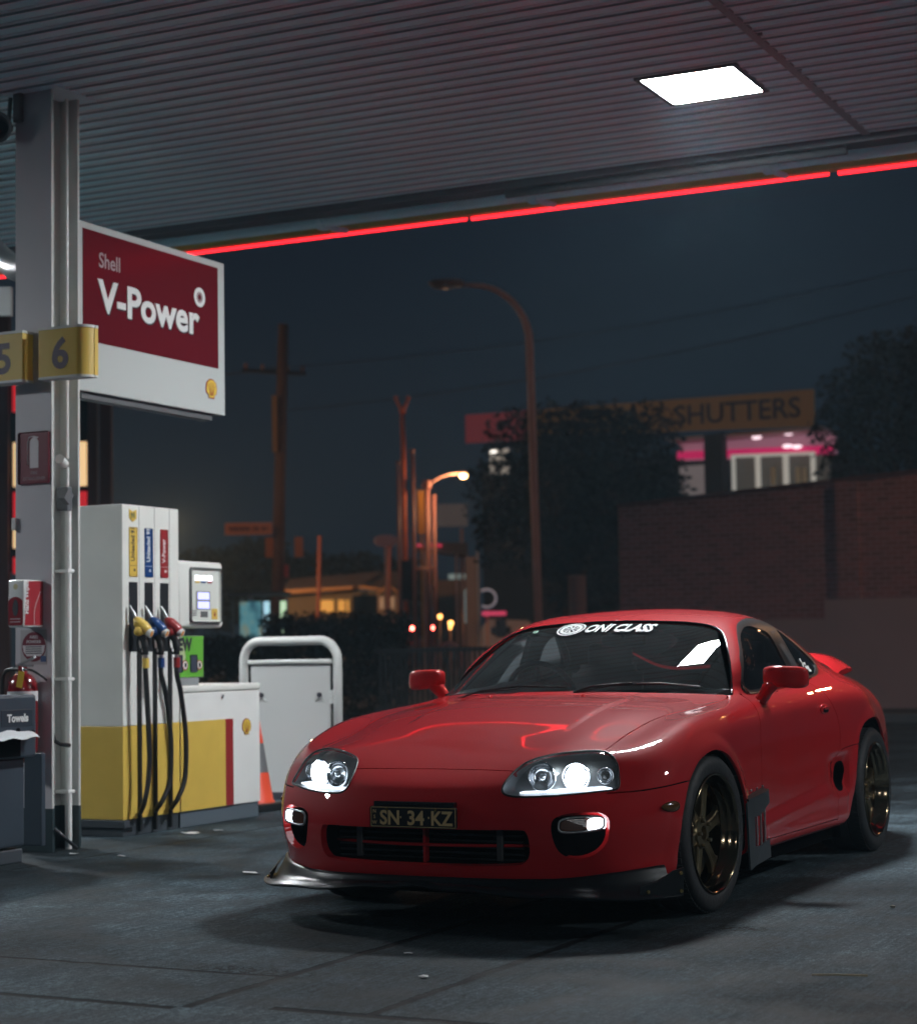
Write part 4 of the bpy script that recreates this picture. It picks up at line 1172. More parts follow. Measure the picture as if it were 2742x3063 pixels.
def on_x(x): return (lambda y, z: Vector((x, y, z)))
def text_x(s, size, x, y, z, bold=0.0, align='CENTER', sx=1, depth=.0008): return text_mesh(s, size, (x, y, z), NY, NZ, depth, bold, 0, align, sx)
def text_y(s, size, x, y, z, bold=0.0, align='CENTER', sx=1, depth=.0008, up=NZ, right=Vector((-1, 0, 0)), shear=0): return text_mesh(s, size, (x, y, z), right, up, depth, bold, shear, align, sx)
def shell_emblem(parent, c, w, right, n, deep=.003):
    """scallop emblem: red rim, yellow fan, red ribs"""
    c = Vector(c); right = Vector(right).normalized(); n = Vector(n).normalized(); up = NZ
    def outline(k):
        pts = []
        for i in range(33):
            t = math.radians(-28 + 236 * i / 32); r = .5 * (1 + .035 * abs(math.cos(i * math.pi / 32 * 7)))
            pts.append((r * math.cos(t) * k, (.06 + r * math.sin(t)) * k if k == 1 else .06 * 1 + r * math.sin(t) * k))
        b = [(-.26, -.28), (-.25, -.44), (.25, -.44), (.26, -.28)]
        return pts + [(x * k, (y + .0) * (k if y < -.3 else 1)) for x, y in b]
    bm = new(); prism(bm, [c + right * x * w + up * y * w for x, y in outline(1.0)], n * deep); rim = obj('emblem', bm, redp, parent)
    bm = new(); prism(bm, [c + n * (deep + .0004) + right * x * w + up * y * w for x, y in outline(.87)], n * .001); obj('fan', bm, mat('emblem yellow', (.80, .62, .09), .35), rim)
    bm = new()
    for a in (-60, -40, -20, 0, 20, 40, 60):
        t = math.radians(90 - a); p0 = Vector((0.12 * math.cos(t), -.30, 0)); p1 = Vector((.40 * math.cos(t), .06 + .36 * math.sin(t), 0)); d = (p1 - p0); q = Vector((-d.y, d.x, 0)).normalized() * .016
        prism(bm, [c + n * (deep + .0016) + right * v.x * w + up * v.y * w for v in (p0 - q, p1 - q, p1 + q, p0 + q)], n * .0006)
    obj('ribs', bm, redp, rim)
    return rim

# ---- hanging brand sign on the column
t = thing('fuel_brand_sign', 'large red and white double sided sign reading V-Power, fixed beside the column', 'sign', (-2.23, -3.49, 2.615))
bm = new(); box(bm, -2.965, -1.42, -3.56, -3.42, 2.615, 3.612, .006); obj('sign_box', bm, mat('sign white', (.50, .54, .53), .25), t)
bm = new(); box(bm, -2.885, -1.470, -3.422, -3.417, 2.912, 3.570, .001); obj('red_panel', bm, sign_red, t)
wtxt = mat('sign letter white', (.72, .75, .74), .35)
rb = mat('recess', (.02, .02, .03), .6)
bm = text_y('Shell', .125, -1.62, -3.4165, 3.365, .0015, 'LEFT', .92); obj('lettering', bm, mat('dull white letters', (.34, .30, .31), .4), t)
bm = text_y('V-Power', .265, -1.618, -3.4150, 3.105, .0075, 'LEFT', 1.09, .003); obj('lettering', bm, wtxt, t)
bm = text_y('V-Power', .265, -1.626, -3.4165, 3.098, .009, 'LEFT', 1.09, .0006); obj('letter_shadow_edge', bm, rb, t)
bm = new()
def ring_y(bm, cx, y, cz, r0, r1, n=40):
    a = [(cx + r1 * math.cos(2 * math.pi * k / n), cz + r1 * math.sin(2 * math.pi * k / n)) for k in range(n)]; b = [(cx + r0 * math.cos(2 * math.pi * k / n), cz + r0 * math.sin(2 * math.pi * k / n)) for k in range(n)]
    A = [bm.verts.new((x, y, z)) for x, z in a]; B = [bm.verts.new((x, y, z)) for x, z in b]
    for k in range(n): bm.faces.new((A[k], B[k], B[(k + 1) % n], A[(k + 1) % n]))
ring_y(bm, -2.67, -3.4145, 3.345, .036, .062)
for k in range(12):
    t_ = 2 * math.pi * k / 12
    pts = [(.014, 0), (.040, .35), (.044, .62)]
    vs = [bm.verts.new((-2.67 + r * math.cos(t_ + d), -3.4143, 3.345 + r * math.sin(t_ + d))) for r, d in pts]; bm.faces.new(vs)
obj('round_mark', bm, wtxt, t)
shell_emblem(t, (-2.80, -3.418, 2.765), .125, (-1, 0, 0), (0, 1, 0))
bm = new(); box(bm, -2.86, -1.50, -3.53, -3.45, 2.575, 2.614, .004); obj('mounting_rail', bm, frame_grey, t)

# ---- pump number boxes
def number_box(name, label, y0, y1, num, round_end, tx):
    t = thing(name, label, 'sign', (-1.08, (y0 + y1) / 2, 2.61), 'yellow pump number boxes on the column')
    bm = new(); r = .07
    def plan(e, z0, z1):
        pts = [(-1.08, y0 - e), (-.985 + e, y0 - e)]
        if round_end: pts += [(-.985 + e - (r) * (1 - math.cos(a)) * 1.6, y1 - r + (r + e) * math.sin(a)) for a in [math.pi / 2 * k / 10 for k in range(11)]] + [(-1.065, y1 + e), (-1.065, y0 - e)]
        else: pts += [(-.985 + e, y1 + e), (-1.08, y1 + e)]
        return [(x, y, z0) for x, y in pts]
    bm = new(); prism(bm, plan(0, 2.625, 0), (0, 0, .265)); obj('yellow_case', bm, yellow, t, 25)
    for z_ in (2.612, 2.889):
        bm = new(); prism(bm, plan(.004, z_, 0), (0, 0, .014)); obj('rim', bm, white_steel, t, 25)
    bm = text_x(num, .235, -.9838, tx, 2.672, .007, sx=1.0, depth=.0006); obj('numeral', bm, purple, t)
    return t
number_box('pump_number_sign', 'yellow box with the number 6 wrapping the right side of the column', -3.353, -3.030, '6', True, -3.205)
number_box('pump_number_sign', 'yellow box with the number 5, cut by the left edge of the photo', -3.84, -3.468, '5', False, -3.60)

# ---- things fixed to the column face
t = thing('fire_extinguisher_sign', 'maroon fire extinguisher location sign on the column', 'sign', (-1.086, -3.465, 2.04))
maroon = mat('maroon sheet', (.17, .018, .035), .4); palegrey = mat('pale print', (.66, .62, .64), .5)
bm = new(); box(bm, -1.088, -1.085, -3.574, -3.356, 2.045, 2.34, .012, 3); obj('plate', bm, maroon, t)
bm = new(); prism(bm, [(-1.0848, y, z) for y, z in [(-3.495, 2.135), (-3.435, 2.135), (-3.435, 2.285), (-3.445, 2.300), (-3.46, 2.307), (-3.472, 2.307), (-3.487, 2.300), (-3.495, 2.285)]], (.001, 0, 0))
tube(bm, catmull([(-1.0842, -3.46, 2.312), (-1.0842, -3.49, 2.312), (-1.0842, -3.507, 2.29), (-1.0842, -3.509, 2.15)], False, 5), .0028, 6)
prism(bm, [(-1.0848, y, z) for y, z in [(-3.475, 2.309), (-3.44, 2.302), (-3.435, 2.310), (-3.47, 2.318)]], (.001, 0, 0)); obj('pictogram', bm, palegrey, t)
bm = text_x('FIRE', .026, -1.0846, -3.465, 2.100, .0004); merge(bm, text_x('EXTINGUISHER', .025, -1.0846, -3.465, 2.068, .0003, sx=.92)); obj('lettering', bm, mat('faint print', (.38, .26, .29), .5), t)

t = thing('wipes_dispenser', 'red and white box dispenser lettered Hand Wipes, on the column', 'dispenser', (-1.0, -3.455, 1.24))
bm = new(); box(bm, -1.088, -.915, -3.510, -3.403, 1.241, 1.503, .010, 3); obj('case', bm, white_gloss, t, 40)
X_ = -.9142
bm = new(); pts = [(-3.506, 1.262), (-3.498, 1.252), (-3.416, 1.252), (-3.408, 1.262), (-3.408, 1.385), (-3.42, 1.398), (-3.44, 1.407), (-3.457, 1.410), (-3.475, 1.407), (-3.495, 1.398), (-3.506, 1.385)]
prism(bm, [(X_, y, z) for y, z in pts], (.001, 0, 0)); obj('red_front', bm, mat('dispenser red', (.26, .02, .03), .3), t)
bm = new(); pts = [(-3.457 + .020 * math.sin(a), 1.345 + .042 * (-math.cos(a)) * (1 if math.cos(a) > 0 else 1.2)) for a in [2 * math.pi * k / 24 for k in range(24)]]
prism(bm, [(X_ + .0015, y, z) for y, z in pts], (.001, 0, 0)); obj('drop_opening', bm, ink, t)
bm = new()
for z, w in ((1.288, .036), (1.272, .036)):
    for i in range(9): box(bm, X_ + .0012, X_ + .0022, -3.457 - w + i * w * .222, -3.457 - w + (i * .222 + .16) * w, z - .003, z + .003)
obj('small_print', bm, palegrey, t)
bm = new(); lathe(bm, [(.0001, 0), (.016, 0)], (X_, -3.457, 1.465), (1, 0, 0), 14); obj('round_mark', bm, mat('pale yellow mark', (.6, .55, .3), .5), t)
bm = new(); prism(bm, [(x, -3.4022, z) for x, z in ((-.925, 1.252), (-1.082, 1.252), (-1.082, 1.497), (-.945, 1.497), (-.935, 1.40))], (0, .001, 0)); obj('red_side', bm, mat('dispenser side red', (.34, .03, .04), .3), t)
bm = text_mesh('Hand Wipes', .046, (-.955, -3.4006, 1.315), (0, 0, 1), (1, 0, 0), .0004, .0010, 0, 'LEFT', .78); obj('lettering', bm, wtxt, t)
bm = new(); tube(bm, catmull([Vector((-1.005, -3.4008, 1.255)), Vector((-1.005, -3.4008, 1.32)), Vector((-1.02, -3.4008, 1.37)), Vector((-1.06, -3.4008, 1.44))], False, 5), .0022, 4); obj('curve_line', bm, palegrey, t)

t = thing('extinguisher_label', 'round maroon powder extinguisher label on white card below the dispenser', 'sign', (-1.086, -3.47, 1.03))
bm = new(); box(bm, -1.088, -1.0862, -3.562, -3.378, 1.035, 1.230, .001); obj('card', bm, mat('old white card', (.42, .40, .41), .5), t)
bm = new(); bmx = [(-1.0858, -3.468 + .083 * math.cos(a), 1.134 + .083 * math.sin(a)) for a in [2 * math.pi * k / 40 for k in range(40)]]; prism(bm, bmx, (.001, 0, 0)); obj('disc', bm, maroon, t)
bm = text_x('A:B(E)', .022, -1.0845, -3.468, 1.182, .0003); merge(bm, text_x('POWDER', .024, -1.0845, -3.468, 1.154, .0003)); obj('lettering', bm, palegrey, t)
bm = new(); prism(bm, [(-1.0846, y, z) for y, z in ((-3.546, 1.142), (-3.390, 1.142), (-3.398, 1.105), (-3.42, 1.082), (-3.516, 1.082), (-3.538, 1.105))], (.0006, 0, 0)); obj('text_panel', bm, palegrey, t)
bm = new()
for k in range(4): box(bm, -1.0838, -1.0832, -3.525, -3.412, 1.131 - k * .012, 1.136 - k * .012)
obj('small_print', bm, ink, t)
bm = new(); box(bm, -1.085, -1.083, -3.42, -3.382, 1.050, 1.082, .001); obj('blue_sticker', bm, mat('blue sticker', (.05, .09, .22), .5), t)

t = thing('fire_extinguisher', 'red powder fire extinguisher with white band hanging on the column behind the bin', 'fire extinguisher', (-1.0, -3.485, .50))
ext = mat('extinguisher red', (.20, .008, .012), .18, coat=.8)
bm = new(); c = (-1.0, -3.478, .50)
lathe(bm, [(.0001, 0), (.078, .0), (.083, .012), (.083, .40), (.078, .44), (.055, .475), (.028, .492), (.024, .53), (.0001, .53)], c, (0, 0, 1), 40); obj('cylinder', bm, ext, t, 40)
bm = new(); lathe(bm, [(.0838, .335), (.0838, .39)], c, (0, 0, 1), 40); obj('white_band', bm, mat('label white', (.6, .62, .62), .4), t, True)
bm = new(); tube(bm, [(-1.0, -3.478, .99), (-1.0, -3.478, 1.035)], .022, 12); obox(bm, (-.99, -3.44, 1.055), (0, .93, .36), (1, 0, 0), (0, -.36, .93), .060, .009, .006); obox(bm, (-.99, -3.455, 1.030), (0, 1, 0), (1, 0, 0), (0, 0, 1), .055, .009, .005); obj('valve_handle', bm, alu, t)
bm = new(); tube(bm, catmull([(-.985, -3.49, 1.005), (-.98, -3.55, 1.01), (-.98, -3.590, .98), (-.98, -3.600, .90), (-.98, -3.60, .70), (-.98, -3.58, .60)], False, 6), .011, 10); tube(bm, catmull([(-.985, -3.46, 1.01), (-.98, -3.40, 1.005), (-1.0, -3.352, .975), (-1.04, -3.345, .95)], False, 5), .007, 8); obj('hose', bm, blackp, t, True)
bm = new(); obox(bm, (-.915, -3.425, .955), (0, .97, -.20), (1, 0, 0), (0, .20, .97), .020, .0015, .045); obj('yellow_tag', bm, mat('yellow plastic tag', (.62, .40, .03), .4), t)
bm = new()
for k in range(9): box(bm, -.9175, -.9165, -3.445, -3.405, .80 - k * .028, .812 - k * .028)
obj('small_print', bm, palegrey, t)

# ---- towel bin
t = thing('towel_bin', 'dark blue grey windscreen towel bin with paper sheet hanging out', 'bin', (-.30, -3.35, 0))
binm = mat('bin grey blue', (.040, .058, .078), .4, noise=.15, bscale=8)
bm = new(); box(bm, -.674, .16, -3.50, -3.12, .55, .880, .014); obj('head', bm, binm, t)
bm = new(); box(bm, -.636, .14, -3.50, -3.17, .085, .552, .012); box(bm, -.90, -.865, -3.36, -3.24, .06, .56, .006); obj('body', bm, binm, t)
bm = new(); box(bm, -.630, .13, -3.49, -3.178, .0, .075, .008); obj('foot', bm, mat('bin foot', (.06, .075, .09), .5), t)
bm = new(); box(bm, -.640, -.385, -3.122, -3.1175, .715, .805, .003); obj('label_panel', bm, mat('label navy', (.022, .034, .048), .4), t)
bm = text_y('Towels', .056, -.515, -3.1165, .742, .0020, sx=1.02); obj('lettering', bm, wtxt, t)
bm = new(); box(bm, -.655, .10, -3.1225, -3.1185, .655, .692, .003); tube(bm, [(-.52, -3.125, .695), (-.52, -3.1150, .695)], .014, 16); box(bm, -.54, -.20, -3.1225, -3.1180, .56, .655); obj('slot', bm, dark, t)
bm = new(); rows = []
for k in range(15):
    x = -.612 + .50 * k / 14; w = .006 * math.sin(k * 1.3)
    rows.append([bm.verts.new(q_) for q_ in ((x, -3.12, .690 + .012 * math.exp(-((x + .45) / .05) ** 2)), (x, -3.095, .686 + w * .5), (x - .004, -3.07, .672 + w), (x - .006, -3.055, .655 + w))])
for a_, q in zip(rows, rows[1:]):
    for k in range(3): bm.faces.new((a_[k], q[k], q[k + 1], a_[k + 1]))
obj('paper_towel', bm, mat('paper towel', (.66, .70, .72), .8), t, True)
t = thing('water_bottle', 'clear plastic bottle with blue cap on the towel bin', 'bottle', (-.42, -3.20, .88))
bm = new(); lathe(bm, [(.0001, 0), (.030, 0), (.032, .01), (.032, .05), (.024, .065), (.012, .074), (.012, .082), (.0001, .082)], (-.42, -3.20, .88), (0, 0, 1), 24); obj('bottle_body', bm, mat('clear plastic', (.35, .42, .48), .1, trans=.5), t, True)
bm = new(); tube(bm, [(-.42, -3.20, .960), (-.42, -3.20, .978)], .0145, 16); obj('cap', bm, mat('blue cap', (.02, .09, .55), .35), t, 30)

# ---- fuel pump
t = thing('fuel_pump', 'white and yellow fuel pump with three hanging nozzles', 'fuel pump', (-2.5, -3.78, 0))
bm = new(); box(bm, -2.545, -1.955, -4.05, -3.50, .655, 1.988, .006); obj('white_cabinet', bm, cream, t)
bm = new(); box(bm, -2.5445, -1.9545, -4.0495, -3.4995, .10, .655, .003); obj('yellow_skirt', bm, yellow, t)
bm = new(); box(bm, -2.54, -1.965, -4.04, -3.51, .0, .10, .004); box(bm, -2.06, -1.945, -4.05, -3.485, .052, .098, .004); obj('plinth', bm, darkgrey, t)
for x in (-2.11, -2.27, -2.43):
    bm = new(); box(bm, x - .010, x + .010, -3.5005, -3.478, .02, 1.12, .003); obj('hose_channel', bm, blackp, t)
bm = new()
for x in (-2.125, -2.285, -2.445): box(bm, x - .0012, x + .0012, -3.4995, -3.4985, 1.12, 1.985)
obj('panel_line', bm, frame_grey, t)
GR3 = ((-2.062, yellow, 'Unleaded 91', ink, 'yellow'), (-2.222, bluep, 'Unleaded 95', wtxt, 'blue'), (-2.385, redp, 'V-Power', wtxt, 'red'))
for x, m_, s_, tm, nm in GR3:
    bm = new(); box(bm, x - .040, x + .040, -3.500, -3.4975, 1.553, 1.852, .006, 3); st = obj('grade_stripe', bm, m_, t, label=nm + ' fuel grade stripe')
    bm = text_mesh(s_, .050, (x - .012, -3.4965, 1.645), (0, 0, 1), (1, 0, 0), .0005, .001, 0, 'LEFT', .82); 
    obj('lettering', bm, tm, st)
    bm = new(); box(bm, x - .040, x + .040, -3.4973, -3.4965, 1.618, 1.6205); box(bm, x - .02, x - .005, -3.4973, -3.4965, 1.585, 1.60); obj('rule', bm, tm, st)
    bm = new(); box(bm, x - .044, x + .044, -3.5005, -3.4965, 1.10, 1.520, .003); obj('nozzle_bay', bm, mat('bay black', (.010, .014, .018), .5), t)
    # nozzle: spout, coloured body, trigger guard, swivel
    nz = thing('nozzle', None, None, (0, 0, 0)); nz.parent = t; nz.location = Vector((x, -3.47, 1.25)) - t.location
    if 'label' in nz: del nz['label']
    nz['label'] = nm + ' fuel nozzle'
    bm = new(); tube(bm, catmull([(x + 0.0650, -3.478, 1.375), (x + 0.0578, -3.458, 1.335), (x + 0.0512, -3.44, 1.295)], False, 4), [.0085] * 5 + [.011] * 4, 12); obj('spout', bm, alu, nz, True)
    bm = new(); tube(bm, catmull([(x + 0.0524, -3.450, 1.302), (x + 0.0443, -3.435, 1.282), (x + 0.0368, -3.42, 1.262), (x + 0.0263, -3.395, 1.238), (x + 0.0194, -3.375, 1.215)], False, 4), [.014, .018, .022, .027, .031, .034, .036, .036, .036, .036, .037, .037, .036, .036, .034, .031, .026], 16)
    superbox(bm, (x + 0.0323, -3.42, 1.222), (.050, .030, .034), .8, 18); obj('body', bm, m_, nz, True)
    bm = new(); tube(bm, [(x + 0.0230, -3.375, 1.216), (x + 0.0182, -3.352, 1.205)], .027, 24); obj('end_cap', bm, mat('cap white', (.7, .7, .68), .4), nz, 30)
    bm = new(); tube(bm, [(x + 0.0188, -3.354, 1.206), (x + 0.0178, -3.350, 1.2045)], .017, 20); obj('cap_mark', bm, mat('emblem orange', (.70, .28, .04), .4), nz, 30)
    bm = new(); tube(bm, catmull([(x + 0.0383, -3.42, 1.20), (x + 0.0323, -3.40, 1.17), (x + 0.0284, -3.39, 1.12), (x + 0.0272, -3.39, 1.08)], False, 4), [.024] * 4 + [.022] * 5 + [.018] * 4, 14)
    tube(bm, catmull([(x + 0.0488, -3.43, 1.19), (x + 0.0512, -3.43, 1.14), (x + 0.0458, -3.42, 1.095), (x + 0.0308, -3.40, 1.085)], False, 4), .008, 8)
    obj('handle', bm, blackp, nz, True)
    bm = new(); tube(bm, [(x + 0.0269, -3.39, 1.085), (x + 0.0266, -3.39, 1.055)], .014, 16); obj('swivel', bm, alu, nz, 30)
    bm = new(); tube(bm, [(x + 0.0266, -3.39, 1.060), (x + 0.0263, -3.39, 1.000)], .021, 16); obj('collar', bm, m_, nz, 30)
    mo = {-2.062: .008, -2.222: -.055, -2.385: -.052}[x]
    pth = [(x + .030, -3.39, 1.005), (x + .028, -3.388, .95), (x + .5 * mo + .018, -3.385, .84), (x + mo + .006, -3.38, .62), (x + mo, -3.38, .44), (x + mo + .012, -3.385, .30), (x + mo * .4 + .03, -3.40, .20), (x + .010, -3.44, .150), (x - .045, -3.485, .135)]
    bm = new(); tube(bm, catmull(pth, False, 8), .0155, 12); obj('hose', bm, blackp, nz, True)
bm = new(); prism(bm, [(x, -3.4985, z) for x, z in ((-2.022, 1.960), (-2.060, 1.945), (-2.098, 1.960), (-2.098, 1.905), (-2.060, 1.885), (-2.022, 1.905))], (0, .0015, 0)); nt_ = obj('grade_flag', bm, yellow, t)
bm = text_y('91', .045, -2.060, -3.4965, 1.908, .002, sx=1); obj('lettering', bm, mat('green grey print', (.10, .14, .08), .5), nt_)

t = thing('pump_base_cabinet', 'low white and yellow hydraulic cabinet with a red stripe and shell emblem', 'cabinet', (-3.02, -3.78, 0))
bm = new(); box(bm, -3.478, -2.560, -4.05, -3.502, .10, .835, .004); obj('body', bm, white_gloss, t)
bm = new(); box(bm, -3.485, -2.555, -4.06, -3.494, .835, .882, .014, 3); obj('lid', bm, cream, t, 40)
bm = new(); box(bm, -3.062, -2.556, -3.503, -3.4995, .101, .656, .0008); obj('yellow_panel', bm, yellow, t)
bm = new(); box(bm, -3.153, -3.062, -3.503, -3.4995, .101, .656, .0008); obj('red_stripe', bm, redp, t)
bm = new(); box(bm, -3.470, -2.565, -4.04, -3.512, .0, .10, .004); obj('plinth', bm, mat('blue grey plinth', (.10, .13, .155), .45), t)
shell_emblem(t, (-3.313, -3.5015, .592), .105, (-1, 0, 0), (0, 1, 0))
bm = new(); tube(bm, [(-3.022, -3.502, .806), (-3.022, -3.490, .806)], .010, 16); tube(bm, [(-3.022, -3.498, .797), (-3.022, -3.494, .787)], .003, 8); obj('lock', bm, chrome, t, 30)

t = thing('payment_terminal', 'pale grey price display head with three lit grade buttons and two lit screens', 'display', (-2.82, -3.62, 1.24))
bm = new(); box(bm, -3.052, -2.552, -3.74, -3.505, 1.245, 1.668, .022, 3); obj('case', bm, cream, t, 40)
bm = new(); box(bm, -3.012, -2.665, -3.507, -3.5035, 1.278, 1.628, .022, 3); obj('face_groove', bm, frame_grey, t)
bm = new(); box(bm, -3.004, -2.673, -3.506, -3.5020, 1.285, 1.621, .018, 3); obj('face', bm, mat('face pale', (.66, .69, .64), .35), t)
lit_white = mat('lit button', (1, 1, 1), .4, emit=(.85, .88, 1), es=1.6); lit_lilac = mat('lit lcd', (.6, .6, 1), .4, emit=(.50, .52, .95), es=.95)
for x, m_ in ((-2.752, yellow), (-2.822, bluep), (-2.893, redp)):
    bm = new(); box(bm, x - .025, x + .025, -3.503, -3.4995, 1.545, 1.578, .003); b_ = obj('button', bm, lit_white, t)
    bm = new(); box(bm, x - .025, x + .025, -3.503, -3.5, 1.530, 1.544, .001); obj('button_tab', bm, m_, b_)
for z in (1.448, 1.390):
    bm = new(); box(bm, -2.895, -2.735, -3.503, -3.5003, z - .030, z + .030, .003); s_ = obj('screen_frame', bm, mat('screen bezel', (.30, .31, .31), .4), t)
    bm = new(); box(bm, -2.885, -2.755, -3.502, -3.4995, z - .023, z + .023, .003); obj('screen', bm, lit_lilac, s_)
bm = new(); box(bm, -2.868, -2.788, -3.503, -3.4998, 1.312, 1.350, .002); obj('data_plate', bm, mat('data plate', (.10, .11, .11), .5), t)
bm = new(); box(bm, -2.980, -2.912, -3.503, -3.4998, 1.300, 1.368, .002); hz = obj('hazard_sticker', bm, yellow, t)
bm = new(); lathe(bm, [(.0001, 0), (.011, 0)], (-2.946, -3.4994, 1.330), (0, 1, 0), 12); prism(bm, [(-2.955, -3.4994, 1.332), (-2.937, -3.4994, 1.332), (-2.946, -3.4994, 1.352)], (0, .0004, 0)); obj('flame_mark', bm, redp, hz)
bm = new()
for k, z in enumerate((1.352, 1.338, 1.325)): box(bm, -2.745 + .004 * k, -2.690, -3.502, -3.4998, z - .003, z + .003)
obj('small_print', bm, frame_grey, t)
bm = new(); lathe(bm, [(.0001, .006), (.020, .004), (.022, 0)], (-3.018, -3.5045, 1.443), (0, 1, 0), 4); obj('lock', bm, ink, t)
bm = new(); box(bm, -2.60, -2.55, -3.68, -3.53, 1.50, 1.64, .01); obj('arm', bm, cream, t)

t = thing('advert_stand', 'small green NEW advert standing on the cabinet lid', 'advert', (-2.69, -3.56, .882))
bm = new(); box(bm, -2.905, -2.52, -3.585, -3.560, .930, 1.196, .003); obj('backing', bm, frame_grey, t)
bm = new(); box(bm, -2.85, -2.53, -3.575, -3.56, .882, .93, .003); obj('foot', bm, mat('stand grey', (.25, .27, .28), .4), t)
bm = new(); box(bm, -2.900, -2.524, -3.561, -3.5585, .934, 1.192, .001); obj('green_sheet', bm, mat('advert green', (.13, .42, .05), .4, noise=.15, bscale=6), t)
bm = new(); prism(bm, [(x, -3.5583, z) for x, z in ((-2.53, .935), (-2.62, .935), (-2.70, 1.06), (-2.66, 1.19), (-2.53, 1.19))], (0, .0008, 0)); obj('pale_swirl', bm, mat('advert pale', (.45, .55, .30), .4), t)
bm = text_y('NEW', .105, -2.655, -3.5570, 1.105, .006, sx=.9); obj('lettering', bm, ink, t)
for x in (-2.785, -2.62):
    bm = new(); box(bm, x - .036, x + .036, -3.5575, -3.556, .965, 1.075, .008); obj('pack_picture', bm, mat('pack dark', (.05, .06, .09), .4), t)
for x, z in ((-2.850, 1.01), (-2.690, 1.01)):
    bm = new(); tube(bm, [(x, -3.557, z), (x, -3.5545, z)], .032, 20); o_ = obj('round_badge', bm, redp, t)
    bm = new(); tube(bm, [(x, -3.5545, z), (x, -3.5538, z)], .025, 20); obj('badge_face', bm, mat('badge white', (.7, .7, .68), .5), o_)
    bm = new(); box(bm, x - .009, x + .009, -3.5536, -3.5530, z - .014, z + .014, .003); obj('badge_figure', bm, ink, o_)

# ---- white barrier frame with sheet
t = thing('pump_guard_barrier', 'white tubular guard frame with a flat white sheet, behind the cone', 'barrier', (-4.8, -4.06, 0))
bm = new(); y0, y1 = -4.472, -3.664; zt = 1.165; rr = .145; path = [(-4.8, y0, .0), (-4.8, y0, zt - rr)]
for k in range(1, 9): a = math.pi / 2 * k / 8; path.append((-4.8, y0 + rr - rr * math.cos(a), zt - rr + rr * math.sin(a)))
for k in range(0, 9): a = math.pi / 2 * k / 8; path.append((-4.8, y1 - rr + rr * math.sin(a), zt - rr + rr * math.cos(a)))
path.append((-4.8, y1, 0)); tube(bm, path, .034, 18); obj('tube_frame', bm, white_steel, t, True)
bm = new(); tube(bm, [(-4.8, y0 + .04, 1.01), (-4.8, y1 - .04, 1.01)], .018, 12); obj('cross_rail', bm, white_steel, t, True)
bm = new(); box(bm, -4.815, -4.80, y0 + .060, y1 - .060, .05, .985, .002); obj('sheet', bm, mat('weathered white sheet', (.50, .51, .50), .5, noise=.06, bscale=2), t)
for yy, d in ((y1 - .155, 1), (y0 + .155, -1)):
    bm = new(); tube(bm, [(-4.80, yy, .765), (-4.79, yy, .765)], .019, 16); obj('cap_bolt', bm, ink, t)
    bm = new(); tube(bm, [(-4.795, yy, .755), (-4.795, yy - .03, .72)], .004, 6); tube(bm, [(-4.795, yy, .755), (-4.795, yy + .05, .715)], .004, 6); obj('cable_tie', bm, white_steel, t)
for yy in (y0 + .05, y1 - .05):
    bm = new(); box(bm, -4.83, -4.79, yy - .02, yy + .02, .70, .80, .004); obj('clip', bm, white_steel, t)
bm = new(); box(bm, -4.83, -4.79, y0 + .05, y1 - .05, 0, .05, .004); obj('foot_rail', bm, ink, t)

# ---- traffic cone
t = thing('traffic_cone', 'orange traffic cone with a grey reflective band beside the cabinet', 'cone', (-3.862, -3.802, 0))
og = mat('fluorescent orange', (.85, .085, .035), .45); band = mat('reflective grey band', (.24, .25, .26), .3, .3)
c = (-3.862, -3.802, 0)
bm = new(); box(bm, c[0] - .17, c[0] + .17, c[1] - .17, c[1] + .17, .0, .055, .012); obj('base', bm, blackp, t)
R_of = lambda z: .140 - (z - .055) * .165
bm = new(); lathe(bm, [(.150, .055), (.150, .062), (R_of(.07), .07), (R_of(.26), .26)], c, (0, 0, 1), 32); obj('lower_cone', bm, og, t, True); bm = new(); lathe(bm, [(R_of(.46), .46), (R_of(.70), .70), (.018, .71), (.0001, .71)], c, (0, 0, 1), 32); obj('upper_cone', bm, og, t, True)
bm = new(); lathe(bm, [(R_of(.26), .26), (R_of(.46), .46)], c, (0, 0, 1), 32); obj('reflective_band', bm, band, t, True)

# ---- bits on the ceiling
t = thing('ceiling_speaker', 'round grey speaker horn hanging from the canopy beside the column', 'speaker', (-1.25, -3.62, 4.08))
bm = new(); lathe(bm, [(.0001, -.03), (.03, -.03), (.045, .02), (.085, .09), (.088, .10), (.07, .095), (.03, .03), (.0001, .03)], (-1.08, -3.66, 4.10), (1, .2, -.2), 28); obj('horn', bm, mat('speaker grey', (.16, .17, .18), .5), t, 40)
bm = new(); tube(bm, [(-1.10, -3.66, 4.12), (-1.12, -3.66, 4.3)], .012, 8); box(bm, -1.16, -1.06, -3.60, -3.54, 4.12, 4.30, .01); obj('bracket', bm, mat('speaker grey', (.16, .17, .18), .5), t)
bm = new(); tube(bm, catmull([(-2.6, -5.6, 4.29), (-2.3, -5.0, 3.95), (-1.9, -4.35, 3.55), (-1.7, -4.05, 3.42), (-1.48, -3.62, 3.36)], False, 6), .075, 16)
top('drain_pipe', bm, mat('grey drain pipe', (.22, .23, .24), .4), 'thick grey drain pipe slanting from the ceiling to the column', 'pipe', smooth=True)

